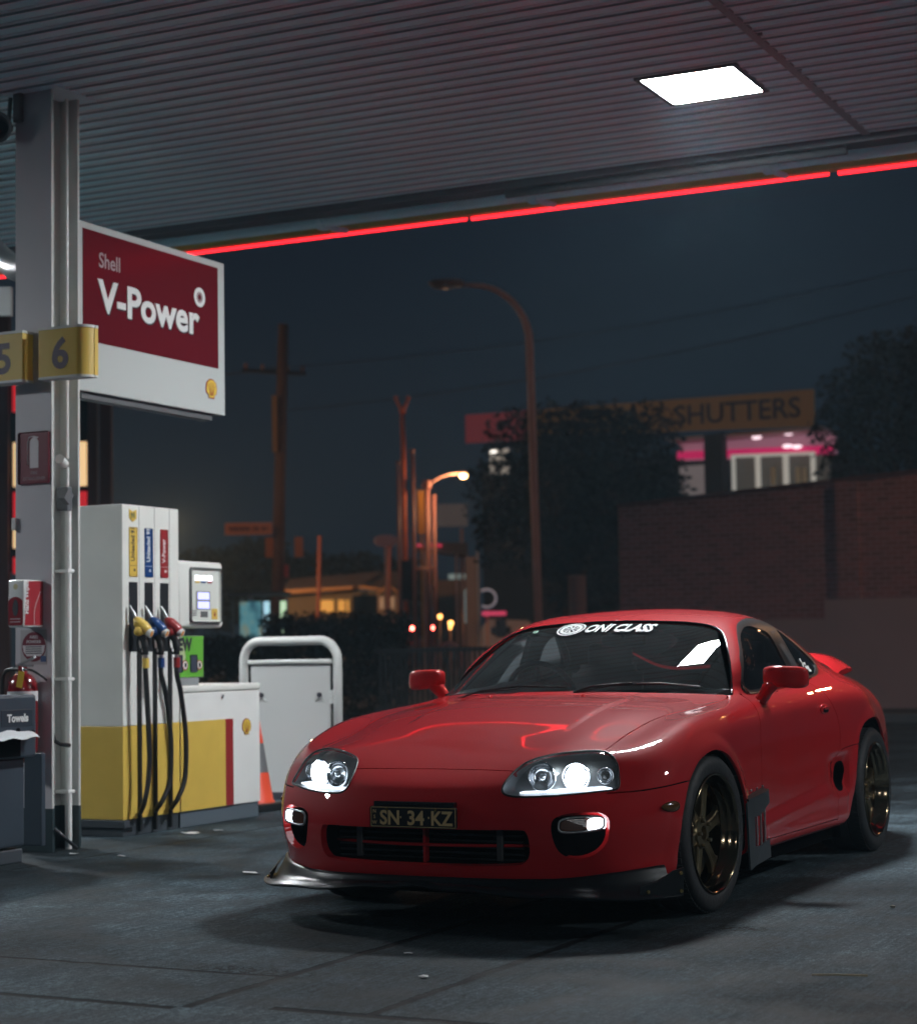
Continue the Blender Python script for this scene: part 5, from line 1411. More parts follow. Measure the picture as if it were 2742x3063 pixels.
# ---- litter on the ground
paper = mat('white litter paper', (.62, .64, .64), .8)
def scrap(x, y, s, label, m=paper, cat='litter', thick=.004, nm='paper_scrap'):
    bm = new(); n = 7; vs = []
    for k in range(n):
        a = 2 * math.pi * k / n; r = s * random.uniform(.6, 1.1); vs.append((x + r * math.cos(a), y + r * 1.4 * math.sin(a), .004 + random.uniform(0, s * .25)))
    prism(bm, vs, (0, 0, thick * .4)); top(nm, bm, m, label, cat, 'litter on the forecourt')
scrap(-2.24, -3.22, .055, 'crumpled white paper under the pump hoses'); scrap(-2.45, -3.16, .03, 'small white scrap right of the crumpled paper by the pump')
scrap(-1.02, -2.83, .022, 'tiny white scrap on the ground in front of the pump'); scrap(-1.02, -3.15, .026, 'torn white scrap beside the column foot')
scrap(-.55, -1.72, .03, 'white paper scrap left of the front lip'); scrap(1.42, .20, .015, 'white speck of litter in the car shadow')
scrap(1.85, .49, .018, 'flat round white fleck between the two slab joints'); scrap(2.55, 1.42, .012, 'pale leaf fragment at lower right of the concrete', mat('dry leaf', (.30, .24, .14), .8), nm='leaf')
scrap(2.46, 2.33, .02, 'curled tan leaf at the bottom right corner', mat('dry leaf', (.30, .24, .14), .8), nm='leaf')
scrap(-.35, 1.50, .011, 'small pale stone behind the front wheel', mat('pale pebble', (.25, .24, .20), .8), nm='pebble', thick=.02)
scrap(-1.05, 1.72, .014, 'pale stone near the right edge of the concrete', mat('pale pebble', (.25, .24, .20), .8), nm='pebble', thick=.02)
bm = new(); tube(bm, [(1.36, 1.66, .006), (1.34, 1.74, .008), (1.31, 1.83, .006)], .003, 6); top('twig', bm, mat('dry leaf', (.30, .24, .14), .8), 'thin dry twig lying on the concrete at lower right', 'twig')
# ------------------------------------------------------------------ the street beyond
UY = Vector((0, 1, 0)); UX = Vector((1, 0, 0))
asphalt = mat('dark asphalt', (.030, .031, .033), .8, noise=.35, bump=.4, bscale=8)
bm = new(); vs = [bm.verts.new(c) for c in ((-199, -144, .004), (-18.5, -144, .004), (-18.5, 84, .004), (-199, 84, .004))]; bm.faces.new(vs)
tag(obj('road', bm, asphalt), kind='structure')
bm = new(); box(bm, -18.7, -18.5, -60, 40, 0, .13, .02); tag(obj('kerb', bm, mat('kerb concrete', (.12, .12, .12), .8, noise=.2, bscale=3)), kind='structure')

galv = mat('weathered pole paint', (.66, .42, .38), .55, noise=.2, bscale=3)
wood = mat('weathered wood pole', (.16, .10, .07), .8, noise=.35, bump=.5, bscale=6)
sodium = mat('lit sodium lamp', (1, .6, .3), .4, emit=(1.0, .50, .16), es=7)
def lamp_light(name, p, energy, col=(1.0, .52, .24), r=.15):
    l = bpy.data.lights.new(name, 'POINT'); l.energy = energy; l.color = col; l.shadow_soft_size = r
    o = link(bpy.data.objects.new(name, l)); o.location = p; return o
def street_lamp(X, d, h, arm, label, lit=False, lean=0.0, grp='street lamps', head=.5, r=.085, energy=0, thick=1.0):
    """curved arm street lamp; arm = reach to the photographer's left (negative) or right"""
    b = bg(X, d, 0); t = thing('street_lamp', label, 'street lamp', b, grp)
    s = -1 if arm < 0 else 1; A = abs(arm); h0 = h - A * .95
    def q(a, z): return b + RGT * (a) + Vector((0, 0, z))
    pts = [q(0, 0), q(lean * .5, h0 * .5), q(lean, h0)]
    for k in range(1, 11):
        a = math.pi / 2 * k / 10; pts.append(q(lean + s * A * .85 * (1 - math.cos(a)), h0 + A * .92 * math.sin(a)))
    pts.append(q(lean + s * A, h0 + A * .93))
    n = len(pts); bm = new(); tube(bm, pts, [r * (1 - .5 * i / (n - 1)) * thick for i in range(n)], 12); obj('pole', bm, galv, t, True)
    c = q(lean + s * (A + head * .55), h0 + A * .95)
    bm = new()
    superbox(bm, (0, 0, 0), (head * .62, .13, .10), .8, 18, lambda p: Vector((p.x, p.y, p.z * (1.0 - .35 * p.x / (head * .62)) if p.z > 0 else p.z * .7)))
    for v in bm.verts: p = v.co.copy(); v.co = c + RGT * s * p.x + FWD * p.y + Vector((0, 0, p.z + p.x * .06))
    obj('lamp_head', bm, mat('lamp head shell', (.22, .15, .12), .5), t, True)
    bm = new(); superbox(bm, (0, 0, 0), (head * .40, .10, .07), .9, 16)
    for v in bm.verts: p = v.co.copy(); v.co = c + RGT * s * (p.x + head * .12) + FWD * p.y + Vector((0, 0, p.z - .045))
    obj('lamp_glass', bm, sodium if lit else mat('unlit lamp glass', (.3, .24, .18), .3), t, True)
    if lit and energy: lamp_light('street_lamp_light', c - Vector((0, 0, .25)), energy).parent = None
    return t
street_lamp(1.62, 40, 8.62, -1.34, 'tall curved street lamp, unlit, standing behind the car roof', lean=-.10, head=.62, r=.085)
b = bg(-.80, 50, 0); t = thing('street_lamp', 'small lit orange street lamp among the slim poles', 'street lamp', b, 'street lamps')
bm = new(); tube(bm, [b, b + Vector((0, 0, 5.30))], [.085, .065], 12); tube(bm, [b + Vector((0, 0, 5.22)), b + Vector((0, 0, 5.42))], [.13, .10], 12); obj('pole', bm, mat('pinkish pole paint', (.34, .16, .15), .5, noise=.2, bscale=4), t, True)
bm = new(); tube(bm, catmull([bg(-.76, 50, 5.30), bg(-.45, 50, 5.50), bg(-.15, 50, 5.58), bg(.08, 50, 5.58)], False, 5), .028, 8); obj('arm', bm, galv, t, True)
bm = new(); superbox(bm, bg(.13, 50, 5.60), (.16, .16, .06), .9, 16); obj('lamp_head', bm, mat('lamp head shell', (.22, .15, .12), .5), t, True)
bm = new(); superbox(bm, bg(.14, 50, 5.53), (.10, .10, .07), 1, 16); obj('lamp_glass', bm, mat('lit sodium globe', (1, .6, .3), .4, emit=(1.0, .62, .25), es=14), t, True)
lamp_light('street_lamp_light', bg(.14, 49.9, 5.32), 170)
street_lamp(-12, 72, 6.1, 1.0, 'unseen added street lamp behind the fuel pump, lights the low house', lit=True, head=.5, energy=2000)  # lamp added out of sight to light the house
street_lamp(15, 27, 9.2, -1.6, 'unseen added street lamp off to the right, lights the brick wall', lit=True, head=.6, energy=600)  # invented lamp, brightens the wall and the curved pole
street_lamp(-19, 47, 9.2, 1.6, 'unseen added street lamp off to the left, lights the power pole', lit=True, head=.6, energy=1300)  # made-up lamp that throws light on the power pole

# ---- wooden power pole with fittings
b = bg(-5.15, 55, 0); t = thing('power_pole', 'tall wooden power pole carrying a street name sign, left of centre', 'power pole', b)
bm = new(); tube(bm, [b, b + RGT * .10 + Vector((0, 0, 5)), b + RGT * .27 + Vector((0, 0, 10.35))], [.19, .165, .14], 14); obj('pole', bm, wood, t, True)
bm = new(); obox(bm, b + RGT * .02 + FWD * -.2 + Vector((0, 0, 7.5)), RGT, FWD, NZ, .07, .05, .80); obj('cable_guard', bm, mat('cable guard', (.30, .19, .09), .6), t)
bm = new(); obox(bm, b + RGT * .0 + Vector((0, 0, 9.0)), (RGT * .9 + FWD * .43).normalized(), FWD, NZ, .95, .05, .05); obj('cross_arm', bm, mat('dark timber arm', (.03, .025, .025), .9), t)
for a in (-.85, -.35, .4, .85):
    bm = new(); p = b + RGT * a * .9 + FWD * a * .43 + Vector((0, 0, 9.05)); lathe(bm, [(.0001, .16), (.03, .15), (.05, .11), (.03, .09), (.055, .05), (.03, .02), (.03, 0)], p, (0, 0, 1), 12); obj('insulator', bm, mat('glazed insulator', (.30, .16, .10), .3), t, True)
for a, z0, z1, m_ in ((.62, 3.75, 4.30, 'left'), (-.20, 3.75, 4.30, 'r')):
    bm = new(); obox(bm, b + RGT * (a + .03) + Vector((0, 0, (z0 + z1) / 2)), RGT, FWD, NZ, .11, .13, .28); obj('signal_box', bm, mat('signal box ochre', (.42, .16, .06), .5), t)
bm = new(); obox(bm, b + RGT * .30 + FWD * -.1 + Vector((0, 0, 3.35)), RGT, FWD, NZ, .06, .06, .18); obj('small_lamp_box', bm, mat('small red box', (.35, .05, .04), .5), t)
t2 = thing('street_name_sign', 'narrow orange lit street name sign fixed to the power pole', 'sign', bg(-5.9, 54.7, 4.36))
bm = new(); obox(bm, bg(-5.88, 54.7, 4.545), RGT, FWD, NZ, .66, .015, .165); obj('blade', bm, mat('street sign sheet', (.58, .24, .13), .5), t2)
bm = new()
for k, w in enumerate((.05, .04, .05, .03, .05, .04, .05, .0, .04, .05, .0, .05, .03)):
    if w: obox(bm, bg(-6.38 + k * .083, 54.67, 4.545), RGT, FWD, NZ, w * .6, .004, .055)
obj('worn_lettering', bm, mat('sign ink', (.16, .07, .06), .6), t2)
def wire(p, q, sag, label, r=.012):
    bm = new(); tube(bm, [p.lerp(q, k / 16) - Vector((0, 0, sag * 4 * (k / 16) * (1 - k / 16))) for k in range(17)], r, 5); top('overhead_wire', bm, mat('black cable', (.03, .03, .035), .6), label, 'wire', 'overhead wires')
wire(bg(-4.85, 55, 7.9), bg(14, 47, 10.2), .5, 'overhead wire running right from the upper power pole', .013)
wire(bg(-5.5, 55, 9.1), bg(16, 52, 12.0), .6, 'highest overhead wire crossing the night sky', .012)
wire(bg(-4.85, 55, 9.1), bg(-30, 60, 9.5), .5, 'overhead wire running left behind the brand sign', .02)

# ---- slim bare poles by the road
def slim(X, d, h, r, m_, label, z0=0.0, tilt=0.0, fork=False):
    b = bg(X, d, z0); t = thing('slim_pole', label, 'pole', b, 'slim poles by the road')
    bm = new(); tube(bm, [b, b + RGT * tilt + Vector((0, 0, h - z0))], [r, r * .8], 10)
    e = b + RGT * tilt + Vector((0, 0, h - z0))
    obj('shaft', bm, m_, t, True)
    bm = new(); tube(bm, [e, e + Vector((0, 0, .08))], [r * 1.25, r * .9], 10); obj('cap', bm, m_, t, True)
    if fork:
        for s in (-1, 1):
            bm = new(); tube(bm, [e, e + RGT * s * .15 + Vector((0, 0, .30))], [.04, .035], 8); obj('prong', bm, m_, t, True)
            bm = new(); superbox(bm, e + RGT * s * .16 + Vector((0, 0, .36)), (.055, .055, .055), 1, 12); obj('knob', bm, m_, t, True)
    return t
pinkp = mat('pinkish pole paint', (.34, .16, .15), .5, noise=.2, bscale=4); orangep = mat('orange pole paint', (.62, .16, .07), .5, noise=.2, bscale=4); ochre = mat('ochre pole paint', (.50, .26, .05), .5)
slim(-1.50, 49, 5.75, .045, pinkp, 'thin pink pole, leftmost of the pole cluster')
slim(-1.36, 50, 7.20, .075, orangep, 'tallest orange pole with a forked top in the pole cluster', fork=True, tilt=-.04)
slim(-1.12, 49.5, 6.10, .055, pinkp, 'second tallest pink pole right of the forked pole', tilt=-.03)
slim(-.63, 50.5, 5.00, .055, pinkp, 'short pink pole, rightmost of the pole cluster')
b = bg(-.96, 50.2, 0); bm = new(); obox(bm, bg(-.96, 50.2, 4.62), RGT, FWD, NZ, .08, .03, .56); obox(bm, bg(-.96, 50.2, 2.0), RGT, FWD, NZ, .02, .02, 2.1); top('banner_post', bm, ochre, 'narrow yellow banner post between the slim poles', 'sign')
bm = new(); tube(bm, [bg(-1.5, 49.8, 3.13), bg(-.6, 49.8, 3.14)], .035, 8); top('cross_pipe', bm, pinkp, 'thin pipe crossing the slim poles', 'pipe', smooth=True)
t = thing('traffic_signal', 'black traffic signal head seen from behind on the forked pole', 'traffic light', bg(-1.28, 49.6, 2.2))
bm = new(); obox(bm, bg(-1.28, 49.6, 2.85), RGT, FWD, NZ, .13, .08, .42); obox(bm, bg(-1.28, 49.66, 2.85), RGT, FWD, NZ, .19, .01, .50); obj('backboard', bm, blackp, t)
for k in range(3):
    bm = new(); tube(bm, [bg(-1.28, 49.7, 2.58 + .27 * k), bg(-1.28, 49.95, 2.56 + .27 * k)], [.10, .105], 12, cap=False); obj('visor', bm, blackp, t)
slim(-5.72, 78, 5.6, .10, mat('rust pole', (.30, .09, .05), .7), 'leaning rust coloured pole before the low house', tilt=.18)
slim(-2.95, 78, 5.2, .09, mat('rust pole', (.30, .09, .05), .7), 'thin rust pole above the porch gable', tilt=.2)

# ---- low house with a yellow lit eave
yl = mat('yellow lit wall', (.50, .28, .07), .7); eave = mat('house eave', (.62, .33, .12), .6); roofm = mat('tiled roof', (.10, .07, .055), .8, noise=.3, bscale=5)
t = thing('low_house', 'long low house with yellow lit eaves and a small gabled porch', 'house', bg(-4.8, 80, 0))
bm = new(); obox(bm, bg(-4.8, 82, 1.75), RGT, FWD, NZ, 2.4, 2, 1.75); obj('wall', bm, mat('house wall', (.20, .16, .09), .8), t)
bm = new(); prism(bm, [bg(-7.3, 79.6, 3.42), bg(-3.9, 79.6, 3.62), bg(-2.8, 79.6, 3.45), bg(-2.8, 79.6, 3.52), bg(-3.9, 79.6, 3.74), bg(-7.3, 79.6, 3.60)], FWD * .3); obj('eave', bm, eave, t)
bm = new(); prism(bm, [bg(-7.3, 79.9, 3.6), bg(-2.5, 79.9, 3.7), bg(-2.2, 81, 4.35), bg(-3.4, 81, 4.35), bg(-7.0, 81, 4.1)], FWD * 1.5); obj('roof', bm, roofm, t)
litwin = mat('warm lit window', (.8, .5, .15), .5, emit=(1.0, .50, .10), es=.42)
for x0, x1 in ((-5.72, -5.15), (-4.97, -4.70), (-4.62, -4.52)):
    bm = new(); obox(bm, bg((x0 + x1) / 2, 79.97, 2.93), RGT, FWD, NZ, (x1 - x0) / 2, .03, .24); obj('lit_window', bm, litwin, t)
bm = new(); obox(bm, bg(-3.85, 79.95, 2.6), RGT, FWD, NZ, .52, .04, .75); obj('dark_opening', bm, dark, t)
bm = new(); prism(bm, [bg(-3.35, 79, 3.40), bg(-2.90, 79, 3.78), bg(-2.42, 79, 3.40), bg(-2.42, 79, 3.32), bg(-2.9, 79, 3.66), bg(-3.35, 79, 3.32)], FWD * .4); obj('porch_gable', bm, eave, t)
bm = new(); obox(bm, bg(-2.9, 79.4, 2.2), RGT, FWD, NZ, .42, .2, 1.1); obj('porch', bm, mat('porch wall', (.34, .24, .17), .7), t)
for x in (-3.15, -2.95, -2.72):
    bm = new(); obox(bm, bg(x, 79.15, 3.0), RGT, FWD, NZ, .07, .03, .22); obj('porch_window', bm, mat('dim window', (.5, .4, .3), .5, emit=(.8, .5, .3), es=.22), t)
t = thing('gable_house', 'small pale blue gable house behind the low house', 'house', bg(-3.8, 88, 0))
bm = new(); prism(bm, [bg(-4.55, 88, 3.9), bg(-4.2, 88, 4.55), bg(-3.85, 88, 3.9), bg(-3.85, 88, 0), bg(-4.55, 88, 0)], FWD * 3); obj('gable_wall', bm, mat('pale blue boards', (.20, .27, .38), .6), t)
bm = new(); prism(bm, [bg(-4.2, 88, 4.55), bg(-2.4, 88, 4.62), bg(-2.2, 88, 3.9), bg(-3.85, 88, 3.9)], FWD * 3); obj('roof', bm, roofm, t)

# ---- bus shelter with lit adverts
t = thing('bus_shelter', 'glass bus shelter with lit advert panels behind the guard frame', 'bus shelter', bg(-4.6, 45, 0))
bm = new(); obox(bm, bg(-4.62, 45, 2.42), RGT, FWD, NZ, .72, .5, .035); obj('roof', bm, mat('shelter roof', (.20, .21, .23), .5), t)
for x in (-5.25, -4.0):
    bm = new(); obox(bm, bg(x, 45.3, 1.2), RGT, FWD, NZ, .03, .03, 1.2); obj('post', bm, frame_grey, t)
ad = bpy.data.materials.new('lit advert'); ad.use_nodes = True; n_ = ad.node_tree; b_ = n_.nodes['Principled BSDF']
gx = n_.nodes.new('ShaderNodeTexCoord'); nz_ = n_.nodes.new('ShaderNodeTexNoise'); nz_.inputs['Scale'].default_value = 2.2; rp_ = n_.nodes.new('ShaderNodeValToRGB')
rp_.color_ramp.elements[0].color = (.03, .10, .14, 1); rp_.color_ramp.elements[1].color = (.30, .22, .08, 1); e_ = rp_.color_ramp.elements.new(.5); e_.color = (.10, .28, .32, 1)
rp_.color_ramp.elements[0].position = .35; rp_.color_ramp.elements[2].position = .68
n_.links.new(gx.outputs['Object'], nz_.inputs['Vector']); n_.links.new(nz_.outputs['Fac'], rp_.inputs[0]); n_.links.new(rp_.outputs[0], b_.inputs['Emission Color']); b_.inputs['Emission Strength'].default_value = .75; b_.inputs['Base Color'].default_value = (.05, .08, .09, 1)
bm = new(); obox(bm, bg(-4.76, 44.6, 1.62), RGT, FWD, NZ, .24, .05, .62); obj('advert_panel', bm, ad, t)
for x, c_ in ((-4.40, (.45, .75, .9)), (-4.02, (.6, .85, .55))):
    bm = new(); obox(bm, bg(x, 44.6, 1.72), RGT, FWD, NZ, .055, .12, .52); obj('lit_edge', bm, mat('lit edge %d' % int(x * -100), c_, .4, emit=c_, es=.95), t)
bm = new(); superbox(bm, bg(-4.76, 44.5, 2.32), (.07, .07, .07), 1, 12); obj('timetable_roundel', bm, mat('roundel', (.3, .3, .32), .5), t)

# ---- shop signs down the road
t = thing('roadside_sign', 'wide dim white sign board high above the far road', 'sign', bg(-.24, 70, 0), 'signs down the road')
bm = new(); obox(bm, bg(-.24, 70, 5.88), RGT, FWD, NZ, .56, .08, .40); obj('board', bm, mat('dim sign face', (.14, .12, .11), .6, emit=(.20, .15, .14), es=.18), t)
bm = new(); obox(bm, bg(.1, 70.2, 2.7), RGT, FWD, NZ, .06, .06, 2.7); obj('post', bm, galv, t)
t = thing('roadside_sign', 'oval dark sign left of the slim poles', 'sign', bg(-2.6, 70, 0), 'signs down the road')
bm = new(); 
superbox(bm, (0, 0, 0), (.42, .06, .22), .9, 20)
for v in bm.verts: p = v.co.copy(); v.co = bg(-2.62 + p.x, 70 + p.y, 5.0 + p.z)
obj('board', bm, mat('oval sign face', (.12, .07, .07), .6, emit=(.3, .12, .12), es=.10), t, True)
bm = new(); obox(bm, bg(-2.62, 70.1, 2.4), RGT, FWD, NZ, .05, .05, 2.4); obj('post', bm, galv, t)
t = thing('service_canopy', 'long low pale roof with red tube lights down the road', 'canopy', bg(-.3, 68, 0))
bm = new(); prism(bm, [bg(-1.6, 68, 4.62), bg(.3, 68, 4.35), bg(.3, 68, 4.78), bg(-1.0, 68, 4.80)], FWD * 2); obj('roof', bm, mat('far canopy roof', (.20, .15, .14), .7, spec=.3), t)
for x0, x1 in ((-1.45, -1.25), (-.95, -.60)):
    bm = new(); tube(bm, [bg(x0, 67.9, 4.72), bg(x1, 67.9, 4.68)], .045, 8); obj('red_tube', bm, mat('far red tube', (.8, .05, .1), .4, emit=(1, .05, .12), es=.55), t)
for x in (-.1, .25, -1.2):
    bm = new(); obox(bm, bg(x, 68.5, 2.3), RGT, FWD, NZ, .04, .04, 2.3); obj('post', bm, galv, t)
bm = new(); obox(bm, bg(-.15, 90, 2.2), RGT, FWD, NZ, .95, 2, 2.0); top('far_shop', bm, mat('far shop wall', (.20, .13, .09), .8), 'dim brown shop front far down the road', 'shop')
t = thing('lit_sign_post', 'slim pale green lit sign far down the road', 'sign', bg(.05, 88, 0), 'signs down the road')
bm = new(); obox(bm, bg(.18, 88, 3.0), RGT, FWD, NZ, .11, .05, .75); obox(bm, bg(-.05, 88, 4.35), RGT, FWD, NZ, .45, .05, .12); obj('board', bm, mat('pale sign lit', (.3, .4, .4), .5, emit=(.35, .5, .5), es=.32), t)
bm = new(); obox(bm, bg(.18, 88.1, 1.3), RGT, FWD, NZ, .04, .04, 1.3); obj('post', bm, galv, t)

# ---- vehicles far down the road, seen by their lamps
bm = new(); vs = [bm.verts.new(bg(X, d, z)) for X, d, z in ((-9, 62, .006), (4, 62, .006), (6, 125, 1.65), (-13, 125, 1.65), (7, 160, 2.2), (-15, 160, 2.2))]
bm.faces.new((vs[0], vs[1], vs[2], vs[3])); bm.faces.new((vs[3], vs[2], vs[4], vs[5])); bmesh.ops.recalc_face_normals(bm, faces=bm.faces)
tag(obj('road_rise', bm, asphalt), kind='structure')
def far_car(X, d, label, kind, lamp, w=1.7, colr=(.03, .03, .035), z0=0.0):
    global bg
    bg0 = bg; bg = lambda a, b_, c_: bg0(a, b_, c_ + z0)
    try: return far_car_(X, d, label, kind, lamp, w, colr)
    finally: bg = bg0
def far_car_(X, d, label, kind, lamp, w, colr):
    t = thing(kind, label, 'car', bg(X, d, 0), 'traffic far down the road'); h = 1.45
    body_m = mat('far car paint', colr, .35, coat=.5)
    bm = new(); prof = [(-2.1, .3), (2.1, .3), (2.2, .75), (1.9, .95), (1.1, 1.0), (.5, h), (-1.2, h), (-1.8, 1.05), (-2.2, .9)]
    prism(bm, [bg(X - w / 2, d + 2 + a, z) for a, z in prof], RGT * w); obj('body', bm, body_m, t)
    for s in (-1, 1):
        for a in (-1.3, 1.3):
            bm = new(); tube(bm, [bg(X + s * (w / 2 - .2), d + 2 + a, .32), bg(X + s * (w / 2 + .01), d + 2 + a, .32)], .32, 16); obj('wheel', bm, rubber, t, 30)
        bm = new(); superbox(bm, (0, 0, 0), (.12, .04, .10), .8, 12)
        for v in bm.verts: p = v.co.copy(); v.co = bg(X + s * (w / 2 - .22) + p.x, d - .22 + p.y, .82 + p.z)
        obj('lit_lamp', bm, lamp, t, True)
    bm = new(); obox(bm, bg(X, d + .15, 1.2), RGT, (FWD + NZ * .7).normalized(), NZ, w * .40, .02, .16); obj('rear_window', bm, gloss_black, t)
    return t
tail_on = mat('lit tail lamp', (1, .05, .03), .4, emit=(1, .07, .05), es=60)
far_car(-2.42, 125, 'braking dark car with two bright red tail lamps down the road', 'car', tail_on, 1.70, z0=1.65)
amber_on = mat('lit amber lamp', (1, .5, .1), .4, emit=(1, .45, .12), es=7)
for X, d, z, s_, lb in ((-.72, 70, 2.26, .075, 'upper small amber warning lamp near the red tail lamps'), (-.34, 70, 2.02, .085, 'lower amber warning lamp right of the red tail lamps'), (-.36, 70, 1.86, .05, 'faint amber reflector under the lower amber lamp')):
    t = thing('warning_lamp', lb, 'lamp', bg(X, d, 0), 'amber warning lamps')
    bm = new(); superbox(bm, bg(X, d, z), (s_, s_, s_), 1, 12); obj('lit_globe', bm, amber_on, t, True)
    bm = new(); tube(bm, [bg(X, d, 0), bg(X, d, z - s_)], .02, 6); obj('post', bm, galv, t, True)

# ---- pale sign column and parked white van with shop mark
t = thing('pale_column', 'pale pink rendered column left of the dark tree', 'column', bg(.5, 60, 0))
bm = new(); obox(bm, bg(.36, 60, 1.95), RGT, FWD, NZ, .15, .15, 1.95); obj('shaft', bm, mat('column render', (.50, .38, .35), .6), t)
bm = new(); obox(bm, bg(.56, 59.9, 2.0), RGT, FWD, NZ, .035, .05, 2.05); obj('white_edge', bm, mat('column white strip', (.6, .6, .65), .5), t)
def vq(X, z): return X * 56 / 38, (z - 1.08) * 56 / 38 + 1.08
t = thing('white_van', 'white van with a dark cross shaped mark, half hidden by the car roof', 'van', bg(1.45, 56, 0))
bm = new(); prism(bm, [bg(.60, 56, .3), bg(2.3, 56, .3)] + [bg(vq(a, z)[0], 56, vq(a, z)[1]) for a, z in ((1.50, 1.42), (1.32, 1.62), (.55, 1.66), (.42, 1.5))], FWD * 4.6); obj('body', bm, mat('van white', (.62, .58, .66), .35, coat=.5), t)
bm = new(); obox(bm, bg(vq(.78, 0)[0], 55.97, vq(0, 1.48)[1]), RGT, FWD, NZ, .15, .012, .24); obox(bm, bg(vq(.78, 0)[0], 55.965, vq(0, 1.44)[1]), RGT, FWD, NZ, .28, .012, .10); obj('cross_mark', bm, gloss_black, t)
bm = new(); obox(bm, bg(1.80, 55.97, 1.58), (RGT * .8 + NZ * .3).normalized(), FWD, NZ, .20, .012, .09); obj('tail_lamp', bm, mat('van lamp red', (.4, .05, .04), .4, emit=(.9, .1, .08), es=.3), t)
for s in (.75, 2.15):
    bm = new(); tube(bm, [bg(s - .08, 57, .33), bg(s + .08, 57, .33)], .33, 18); obj('wheel', bm, rubber, t, 30)
t = thing('shop_roundel_sign', 'round white mark above a thin pink lit strip', 'sign', bg(.7, 52, 0))
bm = new(); lathe(bm, [(.20, 0), (.27, 0), (.27, .03), (.20, .03), (.20, 0)], bg(.72, 52, 2.42), -FWD, 28, a0=.9, a1=5.4); obj('ring', bm, mat('grey lit ring', (.3, .3, .35), .5, emit=(.4, .4, .5), es=.25), t)
bm = new(); obox(bm, bg(.90, 52, 2.02), RGT, FWD, NZ, .32, .05, .055); obj('lit_strip', bm, mat('pink lit strip', (.8, .1, .25), .5, emit=(.9, .08, .2), es=.45), t)
bm = new(); obox(bm, bg(.72, 52.1, 1.0), RGT, FWD, NZ, .04, .04, 1.1); obj('post', bm, galv, t)
bm = new(); tube(bm, catmull([bg(-.42 + .0, 30, 0), bg(-.42, 30, .85), bg(-.30, 30, 1.12), bg(-.12, 30, 1.16), bg(-.02, 30, 1.0), bg(-.02, 30, .8)], False, 5), .045, 10); top('bent_rail', bm, pinkp, 'bent pink handrail behind the bonnet', 'handrail', smooth=True)

# ---- price pylon behind the column
t = thing('price_pylon', 'tall price sign with cream lit panels and red digits behind the column', 'sign', bg(-6.3, 30, 0))
brownp = mat('brown pylon post', (.16, .07, .05), .6, noise=.2, bscale=3)
for x in (-7.0, -5.62, -5.42):
    bm = new(); obox(bm, bg(x, 30.1, 3.3), RGT, FWD, NZ, .085 if x > -5.6 or x < -6 else .07, .08, 3.3); obj('post', bm, brownp, t)
bm = new(); obox(bm, bg(-6.3, 30.2, 3.9), RGT, FWD, NZ, .64, .10, 1.5); obj('cabinet', bm, dark, t)
cream_lit = mat('cream lit panel', (.9, .7, .4), .4, emit=(1.0, .66, .32), es=.92); red_lit = mat('red lit panel', (.6, .03, .03), .4, emit=(.75, .02, .03), es=.62); dig = mat('orange lit digits', (1, .4, .2), .4, emit=(1, .28, .12), es=1.2)
for z0, z1, m_ in ((3.69, 4.37, cream_lit), (3.12, 3.60, red_lit), (2.74, 3.08, cream_lit), (4.85, 5.3, red_lit), (2.35, 2.6, red_lit)):
    bm = new(); obox(bm, bg(-6.28 if z1 < 4.5 else -6.80, 30.05, (z0 + z1) / 2), RGT, FWD, NZ, (.56 if z1 < 4.5 else .05), .04, (z1 - z0) / 2); obj('lit_panel', bm, m_, t)
bm = text_mesh('139.9', .36, bg(-6.28, 29.99, 3.23), RGT, NZ, .004, .01); obj('price_digits', bm, dig, t)
t = thing('far_white_sign', 'small white sign board left of the column', 'sign', bg(-3.5, 14.0, 3.45))
bm = new(); obox(bm, bg(-3.55, 14.0, 3.64), RGT, FWD, NZ, .35, .03, .105); obj('board', bm, mat('white board', (.55, .58, .58), .4), t)
bm = new(); obox(bm, bg(-3.55, 14.05, 3.95), RGT, FWD, NZ, .02, .02, .33); obj('hanger', bm, frame_grey, t)

# ---- brick wall and rendered wall beyond the forecourt
bk = bpy.data.materials.new('red brick wall'); bk.use_nodes = True; n_ = bk.node_tree; b_ = n_.nodes['Principled BSDF']
tc_ = n_.nodes.new('ShaderNodeTexCoord'); br = n_.nodes.new('ShaderNodeTexBrick'); mp_ = n_.nodes.new('ShaderNodeMapping'); mp_.inputs['Rotation'].default_value = (math.pi / 2, 0, math.pi / 2)
sp_ = n_.nodes.new('ShaderNodeSeparateXYZ'); cb_ = n_.nodes.new('ShaderNodeCombineXYZ'); n_.links.new(tc_.outputs['Object'], sp_.inputs[0]); n_.links.new(sp_.outputs[1], cb_.inputs[0]); n_.links.new(sp_.outputs[2], cb_.inputs[1])
n_.links.new(cb_.outputs[0], br.inputs['Vector']); br.inputs['Scale'].default_value = 1.0; br.inputs['Brick Width'].default_value = .24; br.inputs['Row Height'].default_value = .086; br.inputs['Mortar Size'].default_value = .010
br.inputs['Color1'].default_value = (.40, .18, .18, 1); br.inputs['Color2'].default_value = (.23, .12, .13, 1); br.inputs['Mortar'].default_value = (.48, .32, .31, 1)
n_.links.new(br.outputs['Color'], b_.inputs['Base Color']); b_.inputs['Roughness'].default_value = .9
bp_ = n_.nodes.new('ShaderNodeBump'); bp_.inputs['Strength'].default_value = .4; bp_.inputs['Distance'].default_value = .01; bp_.invert = True; n_.links.new(br.outputs['Fac'], bp_.inputs['Height']); n_.links.new(bp_.outputs[0], b_.inputs['Normal'])
W0 = bg(2.94, 36, 0)
t = thing('brick_wall', 'tall red brick wall with a sloping top behind the car', 'wall', W0)
